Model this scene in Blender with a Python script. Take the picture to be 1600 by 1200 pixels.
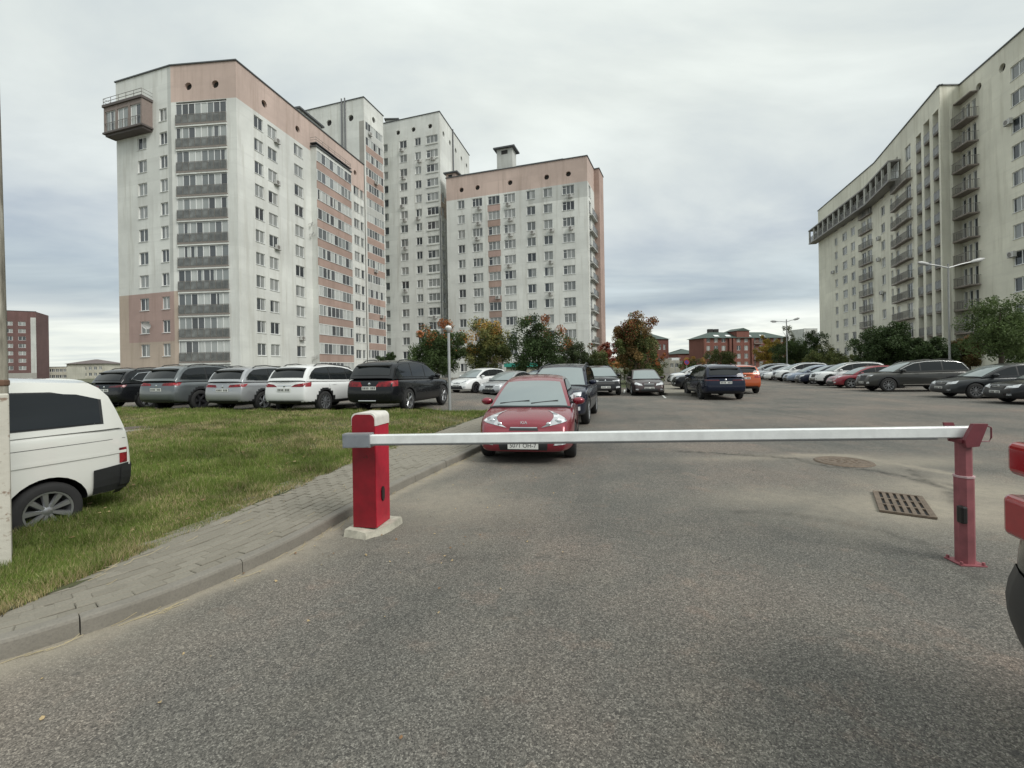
import bpy, bmesh, math, random
import numpy as np
from mathutils import Vector, Matrix
from mathutils.bvhtree import BVHTree
for o in list(bpy.data.objects):
    bpy.data.objects.remove(o)
random.seed(7)
RNG = np.random.default_rng(7)
SC = bpy.context.scene
COL = SC.collection
# ------------------------------------------------------------------ camera
FPX, HC, ROLL, YH = 700.0, 1.65, 0.0166, 575.0
cam = bpy.data.cameras.new('camera')
cam.sensor_fit = 'HORIZONTAL'
cam.sensor_width = 36.0
cam.lens = 36.0 * FPX / 1600.0
cam.shift_y = (YH - 600.0) / 1600.0 
cam.clip_start, cam.clip_end = 0.05, 3000.0
camo = bpy.data.objects.new('camera', cam)
COL.objects.link(camo)
camo.location = (0, 0, HC)
camo.rotation_euler = (Matrix.Rotation(math.radians(90), 3, 'X') @ Matrix.Rotation(-ROLL, 3, 'Z')).to_euler()
SC.camera = camo
# ------------------------------------------------------------------ world: overcast sky
SUN_EL, SUN_AZ = math.radians(42), math.radians(128)      # azimuth clockwise from +Y
w = bpy.data.worlds.new('World')
SC.world = w
w.use_nodes = True
nt = w.node_tree
nt.nodes.clear()
N = nt.nodes.new
def wl(a, ai, b, bi):
    nt.links.new(a.outputs[ai], b.inputs[bi])
def wmath(op, a=None, b=None, c=None):
    n = N('ShaderNodeMath'); n.operation = op
    for i, v in enumerate((a, b, c)):
        if v is None: continue
        if isinstance(v, (int, float)): n.inputs[i].default_value = v
        else: nt.links.new(v, n.inputs[i])
    return n.outputs[0]
tc = N('ShaderNodeTexCoord')
sx = N('ShaderNodeSeparateXYZ'); wl(tc, 'Generated', sx, 0)
zc = wmath('MAXIMUM', sx.outputs[2], 0.0)
den = wmath('ADD', zc, 0.10)
cx = wmath('DIVIDE', sx.outputs[0], den); cy = wmath('DIVIDE', sx.outputs[1], den)
cv = N('ShaderNodeCombineXYZ')
nt.links.new(wmath('MULTIPLY', cx, 0.7), cv.inputs[0]); nt.links.new(wmath('MULTIPLY', cy, 1.0), cv.inputs[1])
n1 = N('ShaderNodeTexNoise'); n1.inputs['Scale'].default_value = 0.75; n1.inputs['Detail'].default_value = 9; n1.inputs['Roughness'].default_value = 0.55; n1.inputs['Distortion'].default_value = 0.4
wl(cv, 0, n1, 0)
cr = N('ShaderNodeValToRGB')
cr.color_ramp.elements[0].position = 0.33; cr.color_ramp.elements[0].color = (0.37, 0.41, 0.445, 1)
cr.color_ramp.elements[1].position = 0.66; cr.color_ramp.elements[1].color = (0.66, 0.69, 0.67, 1)
e = cr.color_ramp.elements.new(0.5); e.color = (0.515, 0.545, 0.54, 1)
wl(n1, 0, cr, 0)
# brightness and hue by elevation: greenish white high up, bluer low, bright strip on the horizon
el = N('ShaderNodeValToRGB')
nz = N('ShaderNodeTexNoise'); nz.inputs['Scale'].default_value = 1.6; nz.inputs['Detail'].default_value = 4
wl(tc, 'Generated', nz, 0)
mp = N('ShaderNodeMapping'); mp.inputs['Scale'].default_value = (1.0, 1.0, 3.5)
wl(tc, 'Generated', mp, 0); wl(mp, 0, nz, 0)
zz = wmath('ADD', zc, wmath('MULTIPLY', wmath('SUBTRACT', nz.outputs[0], 0.5), 0.16))
wl(tc, 'Generated', sx, 0)
nt.links.new(zz, el.inputs[0])
r = el.color_ramp
r.elements[0].position = 0.0; r.elements[0].color = (1.12, 1.12, 1.06, 1)
r.elements[1].position = 1.0; r.elements[1].color = (1.75, 1.75, 1.72, 1)
for p, c in ((0.065, (1.22, 1.2, 1.12, 1)), (0.10, (1.02, 1.02, 1.0, 1)), (0.145, (0.64, 0.70, 0.76, 1)), (0.20, (0.77, 0.825, 0.875, 1)), (0.27, (0.95, 0.97, 0.99, 1)), (0.5, (1.06, 1.07, 1.04, 1)), (0.64, (1.12, 1.13, 1.10, 1))):
    e = r.elements.new(p); e.color = c
mx = N('ShaderNodeMix'); mx.data_type = 'RGBA'; mx.blend_type = 'MULTIPLY'; mx.inputs[0].default_value = 1.0
nt.links.new(cr.outputs[0], mx.inputs[6]); nt.links.new(el.outputs[0], mx.inputs[7])
sky = N('ShaderNodeTexSky'); sky.sky_type = 'NISHITA'; sky.sun_disc = False
sky.sun_elevation = SUN_EL; sky.sun_rotation = SUN_AZ
b1 = N('ShaderNodeBackground'); b1.inputs[1].default_value = 0.05
wl(sky, 0, b1, 0)
b2 = N('ShaderNodeBackground'); b2.inputs[1].default_value = 1.0
nt.links.new(mx.outputs[2], b2.inputs[0])
ms = N('ShaderNodeMixShader'); ms.inputs[0].default_value = 0.93
wl(b1, 0, ms, 1); wl(b2, 0, ms, 2)
wo = N('ShaderNodeOutputWorld'); wl(ms, 0, wo, 0)
sl = bpy.data.lights.new('sun', 'SUN'); sl.energy = 1.5; sl.angle = math.radians(25); sl.color = (1.0, 0.97, 0.92)
so = bpy.data.objects.new('sun', sl); COL.objects.link(so)
sd = Vector((math.sin(SUN_AZ) * math.cos(SUN_EL), math.cos(SUN_AZ) * math.cos(SUN_EL), math.sin(SUN_EL)))
so.rotation_euler = (-sd).to_track_quat('-Z', 'Y').to_euler(); so.location = sd * 100
vs = SC.view_settings
vs.view_transform = 'Standard'; vs.look = 'None'; vs.exposure = 0.58; vs.gamma = 1.0; vs.use_curve_mapping = False

# ------------------------------------------------------------------ helpers
def un(px, py):
    a, b = px - 800, py - YH
    c, s = math.cos(ROLL), math.sin(ROLL)
    return (a * c - b * s) / FPX, (a * s + b * c) / FPX
def gp(px, py, z=0.0):
    a, b = un(px, py); Y = (HC - z) / b
    return Vector((a * Y, Y, z))
def rp(px, py, H):
    a, b = un(px, py); Y = -(H - HC) / b
    return Vector((a * Y, Y, 0))
RD = Vector((math.sin(math.radians(14.8)), math.cos(math.radians(14.8)), 0))   # the way the road runs
RP = Vector((RD.y, -RD.x, 0))                                                  # to its right
class MB:
    def __init__(s): s.v, s.f, s.m = [], [], []
    def add(s, vs, fs, m=0):
        b = len(s.v); s.v += [tuple(x) for x in vs]
        for f in fs: s.f.append(tuple(b + i for i in f)); s.m.append(m)
    def quad(s, a, b, c, d, m=0): s.add((a, b, c, d), ((0, 1, 2, 3),), m)
    def box(s, x0, x1, y0, y1, z0, z1, m=0, M=None):
        v = [Vector(p) for p in ((x0, y0, z0), (x1, y0, z0), (x1, y1, z0), (x0, y1, z0), (x0, y0, z1), (x1, y0, z1), (x1, y1, z1), (x0, y1, z1))]
        if M is not None: v = [M @ p for p in v]
        s.add(v, ((0, 3, 2, 1), (4, 5, 6, 7), (0, 1, 5, 4), (1, 2, 6, 5), (2, 3, 7, 6), (3, 0, 4, 7)), m)
    def tube(s, pts, rad, n=8, m=0, cap=True):
        pts = [Vector(p) for p in pts]
        if not hasattr(rad, '__len__'): rad = [rad] * len(pts)
        vs = []
        for i, p in enumerate(pts):
            d = (pts[min(i + 1, len(pts) - 1)] - pts[max(i - 1, 0)]).normalized()
            a = d.cross(Vector((0, 0, 1)) if abs(d.z) < 0.95 else Vector((1, 0, 0))).normalized(); b = d.cross(a)
            for k in range(n):
                t = 2 * math.pi * k / n
                vs.append(p + (a * math.cos(t) + b * math.sin(t)) * rad[i])
        fs = [(i * n + k, i * n + (k + 1) % n, (i + 1) * n + (k + 1) % n, (i + 1) * n + k) for i in range(len(pts) - 1) for k in range(n)]
        if cap: fs += [tuple(range(n - 1, -1, -1)), tuple((len(pts) - 1) * n + k for k in range(n))]
        s.add(vs, fs, m)
    def lathe(s, prof, n=24, m=0, axis='z', M=None):
        vs = []
        for k in range(n):
            t = 2 * math.pi * k / n
            for r_, h in prof:
                p = Vector((r_ * math.cos(t), r_ * math.sin(t), h)) if axis == 'z' else Vector((r_ * math.cos(t), h, r_ * math.sin(t)))
                vs.append(M @ p if M is not None else p)
        L = len(prof)
        fs = [(k * L + i, ((k + 1) % n) * L + i, ((k + 1) % n) * L + i + 1, k * L + i + 1) for k in range(n) for i in range(L - 1)]
        s.add(vs, fs, m)
    def mesh(s, name, mats, smooth=None):
        me = bpy.data.meshes.new(name)
        me.from_pydata(s.v, [], s.f)
        for m in mats: me.materials.append(m)
        if len(mats) > 1: me.polygons.foreach_set('material_index', s.m)
        if smooth is not None:
            me.polygons.foreach_set('use_smooth', [True] * len(me.polygons))
            me.set_sharp_from_angle(angle=math.radians(smooth))
        me.update()
        return me
    def obj(s, name, mats, parent=None, loc=None, rz=0, smooth=None):
        if not isinstance(mats, (list, tuple)): mats = [mats]
        return link(name, s.mesh(name, mats, smooth), parent, loc, rz)
def link(name, me, parent=None, loc=None, rz=0):
    o = bpy.data.objects.new(name, me); COL.objects.link(o)
    if parent is not None: o.parent = parent
    if loc is not None: o.location = loc
    o.rotation_euler = (0, 0, rz)
    return o
def tag(o, label, cat, group=None, kind=None):
    if label: o['label'] = label
    if cat: o['category'] = cat
    if group: o['group'] = group
    if kind: o['kind'] = kind
    return o
def thing(name, label, cat, loc=(0, 0, 0), rz=0, group=None):
    o = bpy.data.objects.new(name, None); COL.objects.link(o)
    o.empty_display_size = 0.2
    o.location = loc; o.rotation_euler = (0, 0, rz)
    return tag(o, label, cat, group)
def struct(o): o['kind'] = 'structure'; return o
def copy_tree(o, parent=None):
    c = o.copy(); COL.objects.link(c)
    if parent is not None: c.parent = parent
    for ch in list(o.children): copy_tree(ch, c)
    return c

# ------------------------------------------------------------------ materials
MAT = {}
class NB:
    def __init__(s, name):
        s.m = bpy.data.materials.new(name); s.m.use_nodes = True; s.t = s.m.node_tree
        s.p = s.t.nodes['Principled BSDF']
    def n(s, ty, **k):
        x = s.t.nodes.new(ty)
        for a, b in k.items():
            if a.startswith('_'): setattr(x, a[1:], b)
            else: x.inputs[a.replace('__', ' ')].default_value = b
        return x
    def l(s, a, b): s.t.links.new(a, b)
    def math(s, op, a, b=None, clamp=False):
        x = s.t.nodes.new('ShaderNodeMath'); x.operation = op; x.use_clamp = clamp
        for i, v in enumerate((a, b)):
            if v is None: continue
            if isinstance(v, (int, float)): x.inputs[i].default_value = v
            else: s.l(v, x.inputs[i])
        return x.outputs[0]
    def mix(s, f, a, b, mode='MIX'):
        x = s.t.nodes.new('ShaderNodeMix'); x.data_type = 'RGBA'; x.blend_type = mode
        for i, v in ((0, f), (6, a), (7, b)):
            if isinstance(v, (int, float)): x.inputs[i].default_value = v
            elif isinstance(v, (tuple, list)): x.inputs[i].default_value = (*v, 1) if len(v) == 3 else v
            else: s.l(v, x.inputs[i])
        return x.outputs[2]
    def noise(s, vec, scale, detail=4, rough=0.5, scl=None):
        if scl is not None:
            mpn = s.n('ShaderNodeMapping'); mpn.inputs['Scale'].default_value = scl; s.l(vec, mpn.inputs[0]); vec = mpn.outputs[0]
        x = s.n('ShaderNodeTexNoise', Scale=scale, Detail=detail, Roughness=rough); s.l(vec, x.inputs[0]); return x.outputs[0]
    def ramp(s, f, stops):
        x = s.t.nodes.new('ShaderNodeValToRGB'); cr = x.color_ramp
        while len(cr.elements) < len(stops): cr.elements.new(0.5)
        for el_, (p, c) in zip(cr.elements, stops):
            el_.position = p; el_.color = (*c, 1) if hasattr(c, '__len__') else (c, c, c, 1)
        s.l(f, x.inputs[0]); return x.outputs[0]
    def pos(s):
        return s.n('ShaderNodeNewGeometry').outputs['Position']
    def objc(s): return s.n('ShaderNodeTexCoord').outputs['Object']
    def bump(s, h, strength=0.3, dist=0.01):
        b = s.n('ShaderNodeBump', Strength=strength, Distance=dist); s.l(h, b.inputs['Height']); s.l(b.outputs[0], s.p.inputs['Normal'])
    def rnd(s): return s.n('ShaderNodeObjectInfo').outputs['Random']
def simple(name, col, rough=0.6, metal=0.0, coat=0.0, var=0.12, scale=6.0, ior=1.5, bump=0.0):
    if name in MAT: return MAT[name]
    b = NB(name); p = b.p
    p.inputs['Roughness'].default_value = rough; p.inputs['Metallic'].default_value = metal
    p.inputs['Coat Weight'].default_value = coat; p.inputs['Coat Roughness'].default_value = 0.05; p.inputs['IOR'].default_value = ior
    if var > 0:
        nz_ = b.noise(b.objc(), scale, 6, 0.6)
        c = b.mix(b.ramp(nz_, ((0.3, 0.0), (0.7, 1.0))), tuple(x * (1 - var) for x in col), tuple(min(1, x * (1 + var)) for x in col))
        b.l(c, p.inputs['Base Color'])
        if bump: b.bump(nz_, bump, 0.01)
    else: p.inputs['Base Color'].default_value = (*col, 1)
    MAT[name] = b.m
    return b.m
def plaster(name, col, stain=0.16, warm=0.0):
    b = NB(name); P = b.pos()
    big = b.noise(P, 0.16, 5, 0.6)
    streak = b.noise(P, 1.0, 5, 0.65, (1.3, 1.3, 0.10))
    fine = b.noise(P, 9.0, 4, 0.7)
    band = b.noise(P, 1.0, 3, 0.6, (0.09, 0.09, 1.6))
    c = b.mix(b.ramp(big, ((0.35, 0.0), (0.65, 1.0))), tuple(x * (1 - stain) for x in col), tuple(min(0.95, x * (1 + stain * 0.5)) for x in col))
    c = b.mix(b.math('MULTIPLY', b.ramp(streak, ((0.50, 0.0), (0.68, 1.0))), 0.55), c, tuple(x * k for x, k in zip(col, (0.62, 0.60, 0.56))))
    c = b.mix(b.math('MULTIPLY', b.ramp(band, ((0.55, 0.0), (0.66, 1.0))), 0.22), c, tuple(x * 0.75 for x in col))
    c = b.mix(b.math('MULTIPLY', fine, 0.14), c, tuple(x * 0.7 for x in col))
    sp = b.n('ShaderNodeSeparateXYZ'); b.l(P, sp.inputs[0])
    cvx = b.n('ShaderNodeCombineXYZ'); b.l(b.math('FLOOR', b.math('DIVIDE', b.math('SUBTRACT', b.math('MULTIPLY', sp.outputs[0], 1.0), b.math('MULTIPLY', sp.outputs[1], .8)), 4.7)), cvx.inputs[0]); zf = b.math('DIVIDE', b.math('ADD', sp.outputs[2], .35), 2.8); b.l(b.math('FLOOR', zf), cvx.inputs[2])
    wn = b.n('ShaderNodeTexWhiteNoise'); b.l(cvx.outputs[0], wn.inputs[0])
    c = b.mix(b.math('MULTIPLY', b.ramp(wn.outputs[0], ((.55, 0.0), (1.0, 1.0))), .30), c, tuple(x * .72 for x in col))
    jt = b.math('LESS_THAN', b.math('FRACT', zf), .012)
    c = b.mix(b.math('MULTIPLY', b.math('MULTIPLY', jt, big), .35), c, tuple(x * .6 for x in col))
    b.l(c, b.p.inputs['Base Color']); b.p.inputs['Roughness'].default_value = 0.9
    b.bump(fine, 0.15, 0.01)
    MAT[name] = b.m; return b.m
plaster('plaster_white', (0.69, 0.70, 0.665)); plaster('plaster_grey', (0.52, 0.53, 0.505)); plaster('plaster_pink', (0.56, 0.44, 0.385)); plaster('plaster_rose', (0.43, 0.31, 0.275))
plaster('plaster_peach', (0.49, 0.405, 0.33)); plaster('plaster_cream', (0.73, 0.715, 0.61)); plaster('plaster_brick_pink', (0.42, 0.305, 0.26), 0.2)
plaster('concrete', (0.36, 0.35, 0.32)); plaster('far_cream', (0.55, 0.53, 0.45)); plaster('far_red', (0.185, 0.075, 0.058)); plaster('far_dark_red', (0.15, 0.085, 0.08))
W_FRAME = simple('window_plastic', (0.72, 0.73, 0.72), 0.4, var=0.05)
W_DARKF = simple('bronze_metal', (0.10, 0.085, 0.075), 0.5, var=0.1)
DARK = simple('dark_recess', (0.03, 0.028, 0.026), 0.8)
CAP = simple('roof_flashing', (0.09, 0.095, 0.10), 0.5, 0.3)
RAILM = simple('railing_metal', (0.19, 0.18, 0.165), 0.5)
GALV = simple('galvanised_steel', (0.42, 0.43, 0.43), 0.5, 0.5, scale=3)
def pane_mat(name, dk, md, lt):
    b = NB(name)
    r_ = b.rnd(); tcn = b.objc()
    sp = b.n('ShaderNodeSeparateXYZ'); b.l(tcn, sp.inputs[0])
    base = b.ramp(r_, ((0.0, dk), (0.35, tuple(x * 1.5 for x in dk)), (0.6, md), (0.85, tuple((x + y) / 2 for x, y in zip(md, lt))), (1.0, lt)))
    # curtains: soft folds drawn in at one side, random width per window
    fold = b.noise(tcn, 3.0, 2, 0.5, (5.0, 1.0, 0.25))
    cw = b.math('SUBTRACT', b.math('MULTIPLY', b.math('FRACT', b.math('MULTIPLY', r_, 17.3)), 1.6), 0.8)
    side = b.math('GREATER_THAN', b.math('ADD', sp.outputs[0], b.math('MULTIPLY', fold, 0.12)), cw)
    cur = b.mix(fold, tuple(x * 0.55 for x in lt), tuple(min(1, x * 1.35) for x in lt))
    c = b.mix(b.math('MULTIPLY', side, b.math('GREATER_THAN', b.math('FRACT', b.math('MULTIPLY', r_, 7.7)), 0.45)), base, cur)
    b.l(c, b.p.inputs['Base Color'])
    b.p.inputs['Roughness'].default_value = 0.12; b.p.inputs['IOR'].default_value = 1.55
    MAT[name] = b.m; return b.m
PANE = pane_mat('window_glass', (0.035, 0.04, 0.045), (0.12, 0.13, 0.13), (0.30, 0.31, 0.30))
PANE2 = pane_mat('balcony_glass', (0.06, 0.065, 0.07), (0.22, 0.24, 0.24), (0.50, 0.52, 0.50))

# ------------------------------------------------------------------ facades
class Face:
    def __init__(s, P, Q):
        s.P, s.Q = Vector((P[0], P[1], 0)), Vector((Q[0], Q[1], 0)); s.L = (s.Q - s.P).length
        s.d = (s.Q - s.P).normalized(); s.n = Vector((s.d.y, -s.d.x, 0)); s.rz = math.atan2(s.d.y, s.d.x)
    def pt(s, u, z, o=0.0): return s.P + s.d * u + s.n * o + Vector((0, 0, z))
    def u(s, px, py):
        a, b = un(px, py)
        return (a * s.P.y - s.P.x) / (s.d.x - a * s.d.y)
def wall_face(mb, F, z0, z1, ops=(), regions=(), default=0, u0=0.0, u1=None, off=Vector((0, 0, 0))):
    """ops: (u0,u1,z0,z1,depth,kind) ; regions: (u0,u1,z0,z1,mat) later ones win"""
    u1 = F.L if u1 is None else u1
    us, zs = {u0, u1}, {z0, z1}
    for o in ops: us |= {o[0], o[1]}; zs |= {o[2], o[3]}
    for g in regions: us |= {g[0], g[1]}; zs |= {g[2], g[3]}
    us = sorted(x for x in us if u0 <= x <= u1); zs = sorted(x for x in zs if z0 <= x <= z1)
    P = lambda u, z, o=0.0: F.pt(u, z, o) - off
    byrow = {}
    for i in range(len(us) - 1):
        ua, ub = us[i], us[i + 1]
        if ub - ua < 1e-5: continue
        um = (ua + ub) / 2
        oc = [o for o in ops if o[0] < um < o[1]]; rc = [g for g in regions if g[0] < um < g[1]]
        for j in range(len(zs) - 1):
            za, zb = zs[j], zs[j + 1]
            if zb - za < 1e-5: continue
            zm = (za + zb) / 2
            if any(o[2] < zm < o[3] for o in oc): continue
            m = default
            for g in rc:
                if g[2] < zm < g[3]: m = g[4]
            mb.quad(P(ua, za), P(ub, za), P(ub, zb), P(ua, zb), m)
    def rmat(u, z):
        m = default
        for g in regions:
            if g[0] < u < g[1] and g[2] < z < g[3]: m = g[4]
        return m
    for o in ops:
        a, b, c, d, dep, kind = o
        m = rmat((a + b) / 2, d + 0.01) if kind != 'round' else rmat((a + b) / 2, (c + d) / 2)
        if kind == 'round':
            cu, cz, R = (a + b) / 2, (c + d) / 2, (b - a) / 2 * 0.9
            n = 24; sq, ci, cb = [], [], []
            for k in range(n):
                t = 2 * math.pi * k / n + 1e-4
                x, y = math.cos(t), math.sin(t); q = 1 / max(abs(x), abs(y))
                sq.append(P(cu + x * q * (b - a) / 2, cz + y * q * (d - c) / 2)); ci.append(P(cu + x * R, cz + y * R)); cb.append(P(cu + x * R, cz + y * R, -dep))
            for k in range(n):
                l = (k + 1) % n
                mb.quad(sq[k], sq[l], ci[l], ci[k], m); mb.quad(ci[k], ci[l], cb[l], cb[k], m)
            # corners missed by the fan
            for sxx, syy in ((1, 1), (-1, 1), (-1, -1), (1, -1)):
                cp = P(cu + sxx * (b - a) / 2, cz + syy * (d - c) / 2)
                t = math.atan2(syy, sxx) % (2 * math.pi); k = int(t / (2 * math.pi) * n) % n
                mb.add((sq[k], cp, sq[(k + 1) % n]), ((0, 1, 2),), m)
            mb.add(cb, (tuple(range(n)),), 7)
            continue
        mb.quad(P(a, c), P(a, c, -dep), P(b, c, -dep), P(b, c), m)
        mb.quad(P(a, d), P(b, d), P(b, d, -dep), P(a, d, -dep), m)
        mb.quad(P(a, c), P(a, d), P(a, d, -dep), P(a, c, -dep), m)
        mb.quad(P(b, c), P(b, c, -dep), P(b, d, -dep), P(b, d), m)
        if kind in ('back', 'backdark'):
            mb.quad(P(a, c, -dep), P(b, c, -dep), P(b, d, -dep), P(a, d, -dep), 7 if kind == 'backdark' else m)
_wm = {}
def window_meshes(w_, h, n, style='w'):
    """local: x along wall, -y outward, origin bottom-centre of the opening"""
    k = (round(w_, 2), round(h, 2), n, style)
    if k in _wm: return _wm[k]
    fr, pn, sl_ = MB(), MB(), MB()
    t = 0.07; y0, y1 = 0.10, 0.17
    x0, x1 = -w_ / 2, w_ / 2
    fr.box(x0, x1, y0, y1, 0, t); fr.box(x0, x1, y0, y1, h - t, h)
    fr.box(x0, x0 + t, y0, y1, t, h - t); fr.box(x1 - t, x1, y0, y1, t, h - t)
    xs = [x0 + w_ * i / n for i in range(1, n)]
    for x in xs: fr.box(x - t * 0.62, x + t * 0.62, y0 - 0.004, y1, t, h - t)
    if n == 3 or style == 't':
        fr.box(x0 + t, xs[0] - t * 0.62 if xs else x1 - t, y0, y1 - 0.01, h * 0.70, h * 0.70 + 0.05)
    ed = [x0] + xs + [x1]
    for a, b in zip(ed[:-1], ed[1:]):
        pn.quad((a + 0.02, 0.145 + random.uniform(-.008, .008), 0.03), (b - 0.02, 0.145 + random.uniform(-.008, .008), 0.03), (b - 0.02, 0.145, h - 0.03), (a + 0.02, 0.145, h - 0.03))
    sl_.box(x0 - 0.06, x1 + 0.06, -0.07, 0.14, -0.05, -0.003)
    r_ = (fr.mesh('window', [W_FRAME]), pn.mesh('pane', [PANE]), sl_.mesh('sill', [W_FRAME]))
    _wm[k] = r_; return r_
def put_window(root, F, uc, z, w_, h, n, style='w'):
    f, p, s_ = window_meshes(w_, h, n, style)
    o = link('window', f, root, F.pt(uc, z) - root.location, F.rz)
    link('pane', p, o); link('sill', s_, o)
    return o
def op(uc, z, w_, h): return (uc - w_ / 2, uc + w_ / 2, z, z + h, 0.22, '')
_bm = {}
def glazed_strip(root, F, ua, ub, z, h, n, out, name='balcony_glazing'):
    """row of glazing lights, white frames"""
    k = (round(ub - ua, 2), round(h, 2), n, name)
    if k not in _bm:
        fr, pn = MB(), MB(); W = ub - ua; t = 0.06
        fr.box(0, W, -0.05, 0.03, 0, t); fr.box(0, W, -0.05, 0.03, h - t, h)
        for i in range(n + 1):
            x = W * i / n; fr.box(max(0, x - t / 2), min(W, x + t / 2), -0.052, 0.03, t, h - t)
        me = []
        for i in range(n):
            p = MB(); a, b = W * i / n, W * (i + 1) / n
            p.quad((a + .02 - (a + b) / 2, 0, 0.03), (b - .02 - (a + b) / 2, 0, 0.03), (b - .02 - (a + b) / 2, 0, h - 0.03), (a + .02 - (a + b) / 2, 0, h - 0.03)); me.append((p, (a + b) / 2))
        _bm[k] = (fr.mesh(name, [W_FRAME]), me[0][0].mesh('pane', [PANE2]), [m[1] for m in me])
    f, pm, xs = _bm[k]
    o = link(name, f, root, F.pt(ua, z, out) - root.location, F.rz)
    for x in xs: link('pane', pm, o, (x, 0, 0))
    return o
def roof_poly(mb, pts, z, m, off):
    mb.add([Vector((p[0], p[1], z)) - off for p in pts], (tuple(range(len(pts)))[::-1],), m)
def caps(mb, faces, z, off, m=0, out=0.12):
    for F in faces:
        M = Matrix.Translation(F.P - off) @ Matrix.Rotation(F.rz, 4, 'Z')
        mb.box(-0.1, F.L + 0.1, -out, 0.3, z + 0.003, z + 0.14 + 0.002 * random.random(), m, M)
WALLM = lambda d='plaster_white': [MAT[x] for x in (d, 'plaster_pink', 'plaster_rose', 'plaster_peach', 'plaster_grey', 'plaster_brick_pink', 'concrete')] + [DARK]
_ac = None
def ac_unit(F, uc, z, label, group='air conditioner units fixed to the flats'):
    global _ac
    root = thing('air_conditioner', label, 'air conditioner', F.pt(uc, z, 0.012), F.rz, group)
    if _ac is None:
        a, g, b = MB(), MB(), MB()
        a.box(-0.42, 0.42, -0.42, -0.12, 0, 0.58)
        g.lathe([(0.24, -0.425), (0.24, -0.445), (0.20, -0.445), (0.20, -0.43), (0.03, -0.43)], 16, 0, 'y', Matrix.Translation((-0.1, 0, 0.29)))
        b.box(-0.35, -0.31, -0.45, 0, -0.045, -0.005); b.box(0.31, 0.35, -0.45, 0, -0.045, -0.005)
        _ac = (a.mesh('casing', [simple('ac_plastic', (0.5, 0.5, 0.48), 0.5)]), g.mesh('fan_grille', [RAILM]), b.mesh('bracket', [RAILM]))
    for nm, m in zip(('casing', 'fan_grille', 'bracket'), _ac): link(nm, m, root)
    return root
_sd = None
def dish(F, uc, z, label):
    global _sd
    root = thing('satellite_dish', label, 'satellite dish', F.pt(uc, z, 0.012), F.rz, 'satellite dishes on the flats')
    if _sd is None:
        a, b = MB(), MB()
        M = Matrix.Translation((0, -0.45, 0)) @ Matrix.Rotation(math.radians(35), 4, 'Z') @ Matrix.Rotation(math.radians(20), 4, 'X')
        a.lathe([(0.001, 0.0), (0.2, -0.02), (0.42, -0.10), (0.43, -0.11), (0.42, -0.085), (0.2, -0.003), (0.001, 0.02)], 20, 0, 'y', M)
        b.tube([(0, 0, 0), (0, -0.44, 0)], 0.025, 6); b.tube([(0, -0.45, -0.38), (0.2, -0.9, -0.1)], 0.015, 5)
        _sd = (a.mesh('dish', [simple('dish_paint', (0.5, 0.5, 0.49), 0.5)], 40), b.mesh('bracket', [RAILM]))
    link('dish', _sd[0], root); link('bracket', _sd[1], root)
    return root
# ------------------------------------------------------------------ building A (left front block)
ORD = ['first', 'second', 'third', 'fourth', 'fifth', 'sixth', 'seventh', 'eighth', 'ninth', 'tenth', 'eleventh', 'twelfth', 'thirteenth', 'fourteenth']
def building(name, label, base):
    return thing(name, label, 'apartment building', (base[0], base[1], 0))
def finish(root, mb, extra_local=0):
    o_ = root.location
    m2 = MB(); m2.v = [tuple(Vector(v) - o_) for v in mb.v]; m2.f, m2.m = mb.f, mb.m
    return m2
H_A = 38.0
K2, K1, K0, KE = rp(180.6, 129.4, H_A), rp(266, 103.3, H_A), rp(368, 94.6, H_A), rp(568.3, 258, H_A)
bA = building('apartment_block', 'white tower block with pink top band and glazed balconies stacked on its narrow front', K0)
off = bA.location.copy()
FL, FF, FR = Face(K2, K1), Face(K1, K0), Face(K0, KE)
back1 = KE - FR.n * 14; back2 = K2 + FR.d * 17
FB = [Face(KE, back1), Face(back1, back2), Face(back2, K2)]
SILL = [31.85 - 2.8 * i for i in range(12)]
FLR = [31.0 - 2.8 * i for i in range(12)]
mb = MB()
# left face
cL = [(FL.u(223, 300), 1.55), (FL.u(256.5, 300), 1.25)]
ops = []
for i, z in enumerate(SILL):
    for k, (u, w_) in enumerate(cL):
        if k == 0 and i == 0: continue
        ops.append(op(u, z - .1, w_, 1.5))
for o_ in ops: put_window(bA, FL, (o_[0] + o_[1]) / 2, o_[2], o_[1] - o_[0], 1.5, 2)
wall_face(mb, FL, -1, H_A, ops, [(0.0, FL.L, -1, 11.4, 3), (1.7, FL.L, 5.5, 11.4, 2), (FL.L - .55, FL.L, 11.4, H_A, 4)])
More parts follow.
